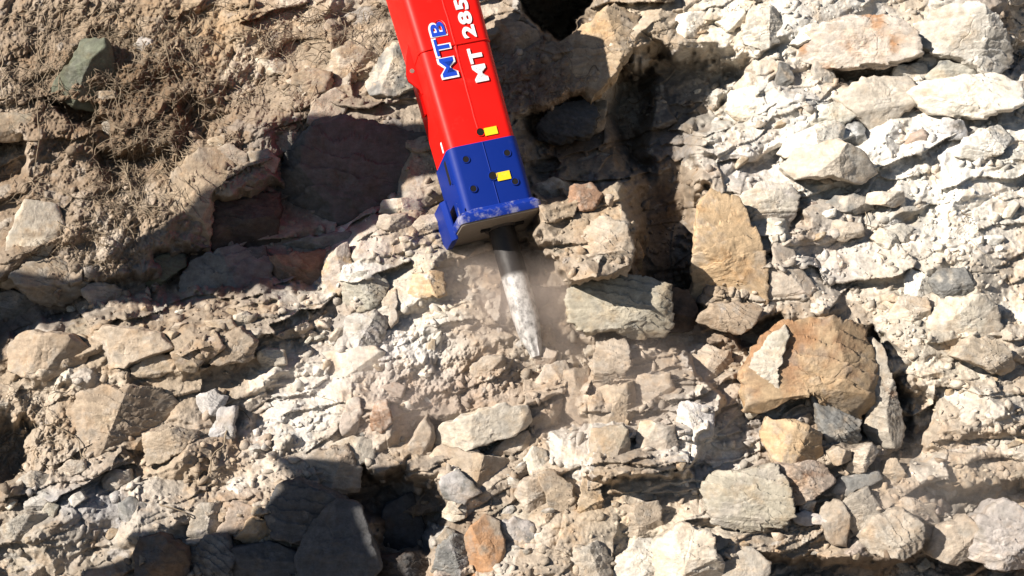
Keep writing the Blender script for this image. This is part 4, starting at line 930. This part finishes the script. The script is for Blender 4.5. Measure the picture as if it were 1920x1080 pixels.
L.new(t.outputs[0], rp.inputs[0])
rp2 = N.new("ShaderNodeValToRGB"); e = rp2.color_ramp.elements; e[0].position = .3; e[0].color = (.010, .008, .008, 1); e[1].position = .75; e[1].color = (.035, .030, .028, 1)
L.new(t.outputs[0], rp2.inputs[0])
mx = N.new("ShaderNodeMix"); mx.data_type = 'RGBA'; L.new(mr.outputs[0], mx.inputs[0]); L.new(rp2.outputs[0], mx.inputs[6]); L.new(rp.outputs[0], mx.inputs[7])
L.new(mx.outputs[2], b.inputs["Base Color"]); b.inputs["Roughness"].default_value = .55; b.inputs["Metallic"].default_value = .15
bp = N.new("ShaderNodeBump"); bp.inputs["Strength"].default_value = .5; bp.inputs["Distance"].default_value = .008; L.new(t.outputs[0], bp.inputs["Height"]); L.new(bp.outputs[0], b.inputs["Normal"])
prof = [(-.03, .032), (.0, .040), (.05, .054), (.11, .069), (.16, .079), (.21, .083), (.30, .085), (.40, .085), (.60, .085), (.90, .085)]
prof2 = []
for i in range(len(prof) - 1):
    for k in range(6):
        f = k / 6; prof2.append((prof[i][0] * (1 - f) + prof[i + 1][0] * f, prof[i][1] * (1 - f) + prof[i + 1][1] * f))
prof2.append(prof[-1])
V = []; n = 40
for z, r in prof2:
    for k in range(n):
        a = 2 * math.pi * k / n; q = float(fbm3(np.array(math.cos(a) * 2 + 9), np.array(math.sin(a) * 2), np.array(z * 9), 5))
        w = .0015 + max(0, .45 - z) * .022
        V.append((r * math.cos(a) * (1 + .0) + w * q, r * math.sin(a) + w * q, z))
Fc = [[i * n + k, i * n + (k + 1) % n, (i + 1) * n + (k + 1) % n, (i + 1) * n + k] for i in range(len(prof2) - 1) for k in range(n)] + [list(range(n))[::-1], [(len(prof2) - 1) * n + k for k in range(n)]]
pyobj("chisel", V, Fc, m, breaker, 50)
V = []; secs = [(.80, [(.10 * math.cos(2 * math.pi * k / 32), .10 * math.sin(2 * math.pi * k / 32)) for k in range(32)]), (.815, [(.112 * math.cos(2 * math.pi * k / 32), .112 * math.sin(2 * math.pi * k / 32)) for k in range(32)])]
pyobj("chisel_collar", *loft(secs), M_STEEL, breaker, 30)
for sx in (-.125, .10):
    pyobj("retaining_pin", *box((sx + .01, -.05, .806), (.03, .02, .008)), M_DARKHOLE, breaker, 30, .003)

# lettering
def text_part(name, body, zc, xc, y, size, mat, parent, offset, sx=1.15, extr=.0008, shear=0.0, length=None):
    cu = bpy.data.curves.new(name, 'FONT'); cu.body = body; cu.size = 1; cu.align_x = 'CENTER'; cu.align_y = 'CENTER'
    cu.offset = offset; cu.extrude = 0.02; cu.shear = shear; cu.space_character = 1.10
    tmp = bpy.data.objects.new("tmp", cu); COL.objects.link(tmp)
    dg = bpy.context.evaluated_depsgraph_get(); me = bpy.data.meshes.new_from_object(tmp.evaluated_get(dg))
    bpy.data.objects.remove(tmp); bpy.data.curves.remove(cu)
    me.name = name; me.materials.clear(); me.materials.append(mat)
    co = np.empty(len(me.vertices) * 3); me.vertices.foreach_get("co", co); co = co.reshape(-1, 3)
    lo = co.min(0); hi = co.max(0); c = (lo + hi) / 2; co = co - c
    L_ = length / (hi[0] - lo[0]) if length else size; Hs = size / (hi[1] - lo[1])
    # text x -> +z, text y -> -x, normal -> -y
    new = np.stack([xc - co[:, 1] * Hs, y - co[:, 2] * (extr / .02), zc + co[:, 0] * L_], -1)
    me.vertices.foreach_set("co", new.ravel().astype(np.float32)); me.update()
    return obj(name, me, parent)
def fy(z): return front_y(z)
a = text_part("maker_lettering", "MTB", 581 / 300, ux(-18), fy(1.94) - .0055, .114, M_WHITE, housing, .055, length=.388, extr=.0035)
text_part("lettering_face", "MTB", 581 / 300, ux(-18), fy(1.94) - .0095, .092, M_LBLUE, a, .022, length=.364)
text_part("model_lettering", "MT", 539 / 300, ux(38), fy(1.8) - .0055, .086, M_WHITE, housing, .036, length=.225, extr=.0035)
text_part("model_number", "285", 633 / 300, ux(38), fy(2.1) - .004, .086, M_WHITE, housing, .036, length=.268, extr=.0030)
# white drip mark at the lower left of the red housing
pyobj("paint_mark", *box((BX - .2235, -.12, 1.36), (.0035, .012, .035)), M_WHITE, housing, 30, .002)

# hose running down behind the bracket and the excavator stick above, out of the picture
# ------------------------------------------------------------------ excavator arm beyond the top left of the picture: it throws the long shadow
def throw(name, outline, t0, t1, label, cat, thick=.22, mat=M_ARM):
    """a solid beam whose side outline stands between the given rock points and the sun"""
    P = np.array(outline, float); x0, x1 = P[:, 0].min(), P[:, 0].max(); S = np.array(SUN)
    V = []
    for q in (0, 1):
        for px, py in P:
            f = (px - x0) / (x1 - x0); tt = t0 * (1 - f) + t1 * f + q * thick
            w = pt(np.array(px), np.array(py), float(sample(px, py, LOW))); V.append(tuple(w + S * tt))
    n = len(P)
    me = bpy.data.meshes.new(name); me.from_pydata(V, [], [list(range(n)), list(range(n, 2 * n))[::-1]] + [[i, i + n, (i + 1) % n + n, (i + 1) % n] for i in range(n)])
    bm = bmesh.new(); bm.from_mesh(me); bmesh.ops.triangulate(bm, faces=bm.faces); bmesh.ops.recalc_face_normals(bm, faces=bm.faces); bm.to_mesh(me); bm.free()
    me.materials.append(mat); o = obj(name, me); tag(o, label, cat); return o
throw("excavator_boom", [(1075, 195), (960, 222), (800, 232), (700, 236), (640, 228), (592, 252), (520, 335), (470, 358), (390, 364), (382, 455), (310, 472), (262, 520), (150, 528), (40, 545), (-120, 545), (-120, 705),
      (15, 700), (18, 645), (140, 596), (230, 572), (290, 580), (430, 556), (600, 548), (612, 482), (700, 440), (745, 408), (757, 350), (800, 335), (960, 318), (1075, 325)], 6.0, 4.2,
      "dark yellow excavator boom reaching over from the left", "excavator boom")
throw("bottom_shade_blocker", [(120, 1130), (165, 1066), (255, 1042), (262, 1012), (330, 1022), (400, 1012), (500, 998), (520, 960), (585, 935), (640, 905), (700, 885), (790, 872), (832, 930), (845, 965), (805, 1010), (790, 1060), (800, 1130)], 4.6, 4.2,  # unseen slab added for the bottom shadow, outline cut to that shadow
      "unseen steel slab added to throw the bottom shadow", "shadow blocker")
# ------------------------------------------------------------------ dust thrown up by the chisel
def dust(name, px, py, d, sx, sy, sz, dens, seed, col=(.88, .76, .69)):
    bm = bmesh.new(); bmesh.ops.create_icosphere(bm, subdivisions=4, radius=1)
    me = bpy.data.meshes.new(name); bm.to_mesh(me); bm.free()
    m = bpy.data.materials.new(name); m.use_nodes = True; n = m.node_tree; n.nodes.clear(); N = n.nodes; L = n.links
    out = N.new("ShaderNodeOutputMaterial"); pv = N.new("ShaderNodeVolumePrincipled"); L.new(pv.outputs[0], out.inputs["Volume"])
    pv.inputs["Color"].default_value = (*col, 1); pv.inputs["Anisotropy"].default_value = .1
    tc = N.new("ShaderNodeTexCoord"); ln = N.new("ShaderNodeVectorMath"); ln.operation = 'LENGTH'; L.new(tc.outputs["Object"], ln.inputs[0])
    fall = N.new("ShaderNodeMapRange"); fall.interpolation_type = 'SMOOTHSTEP'; fall.inputs[1].default_value = .15; fall.inputs[2].default_value = 1.0; fall.inputs[3].default_value = 1; fall.inputs[4].default_value = 0
    L.new(ln.outputs["Value"], fall.inputs[0])
    mp = N.new("ShaderNodeMapping"); mp.inputs["Location"].default_value = (seed, seed * 2, 0); L.new(tc.outputs["Object"], mp.inputs[0])
    t = N.new("ShaderNodeTexNoise"); t.inputs["Scale"].default_value = 1.8; t.inputs["Detail"].default_value = 4; L.new(mp.outputs[0], t.inputs["Vector"])
    r = N.new("ShaderNodeMapRange"); r.inputs[1].default_value = .38; r.inputs[2].default_value = .68; r.inputs[3].default_value = dens * .2; r.inputs[4].default_value = dens; L.new(t.outputs[0], r.inputs[0])
    mu = N.new("ShaderNodeMath"); mu.operation = 'MULTIPLY'; L.new(fall.outputs[0], mu.inputs[0]); L.new(r.outputs[0], mu.inputs[1]); L.new(mu.outputs[0], pv.inputs["Density"])
    me.materials.append(m); o = obj(name, me); o.location = Vector(pt(np.array(float(px)), np.array(float(py)), float(d))); o.scale = (sx, sy, sz)
    tag(o, kind="stuff"); return o
dust("dust_cloud", 960, 600, 9.22, .85, .42, .58, 8.0, 3.1)
dust("dust_cloud", 1180, 800, 8.7, .8, .3, .75, 2.6, 7.7)
dust("dust_cloud", 1760, 930, 8.2, .75, .3, .42, 1.1, 5.2, (.80, .74, .70))
dust("dust_cloud", 700, 760, 8.75, .8, .3, .45, 2.0, 9.4)
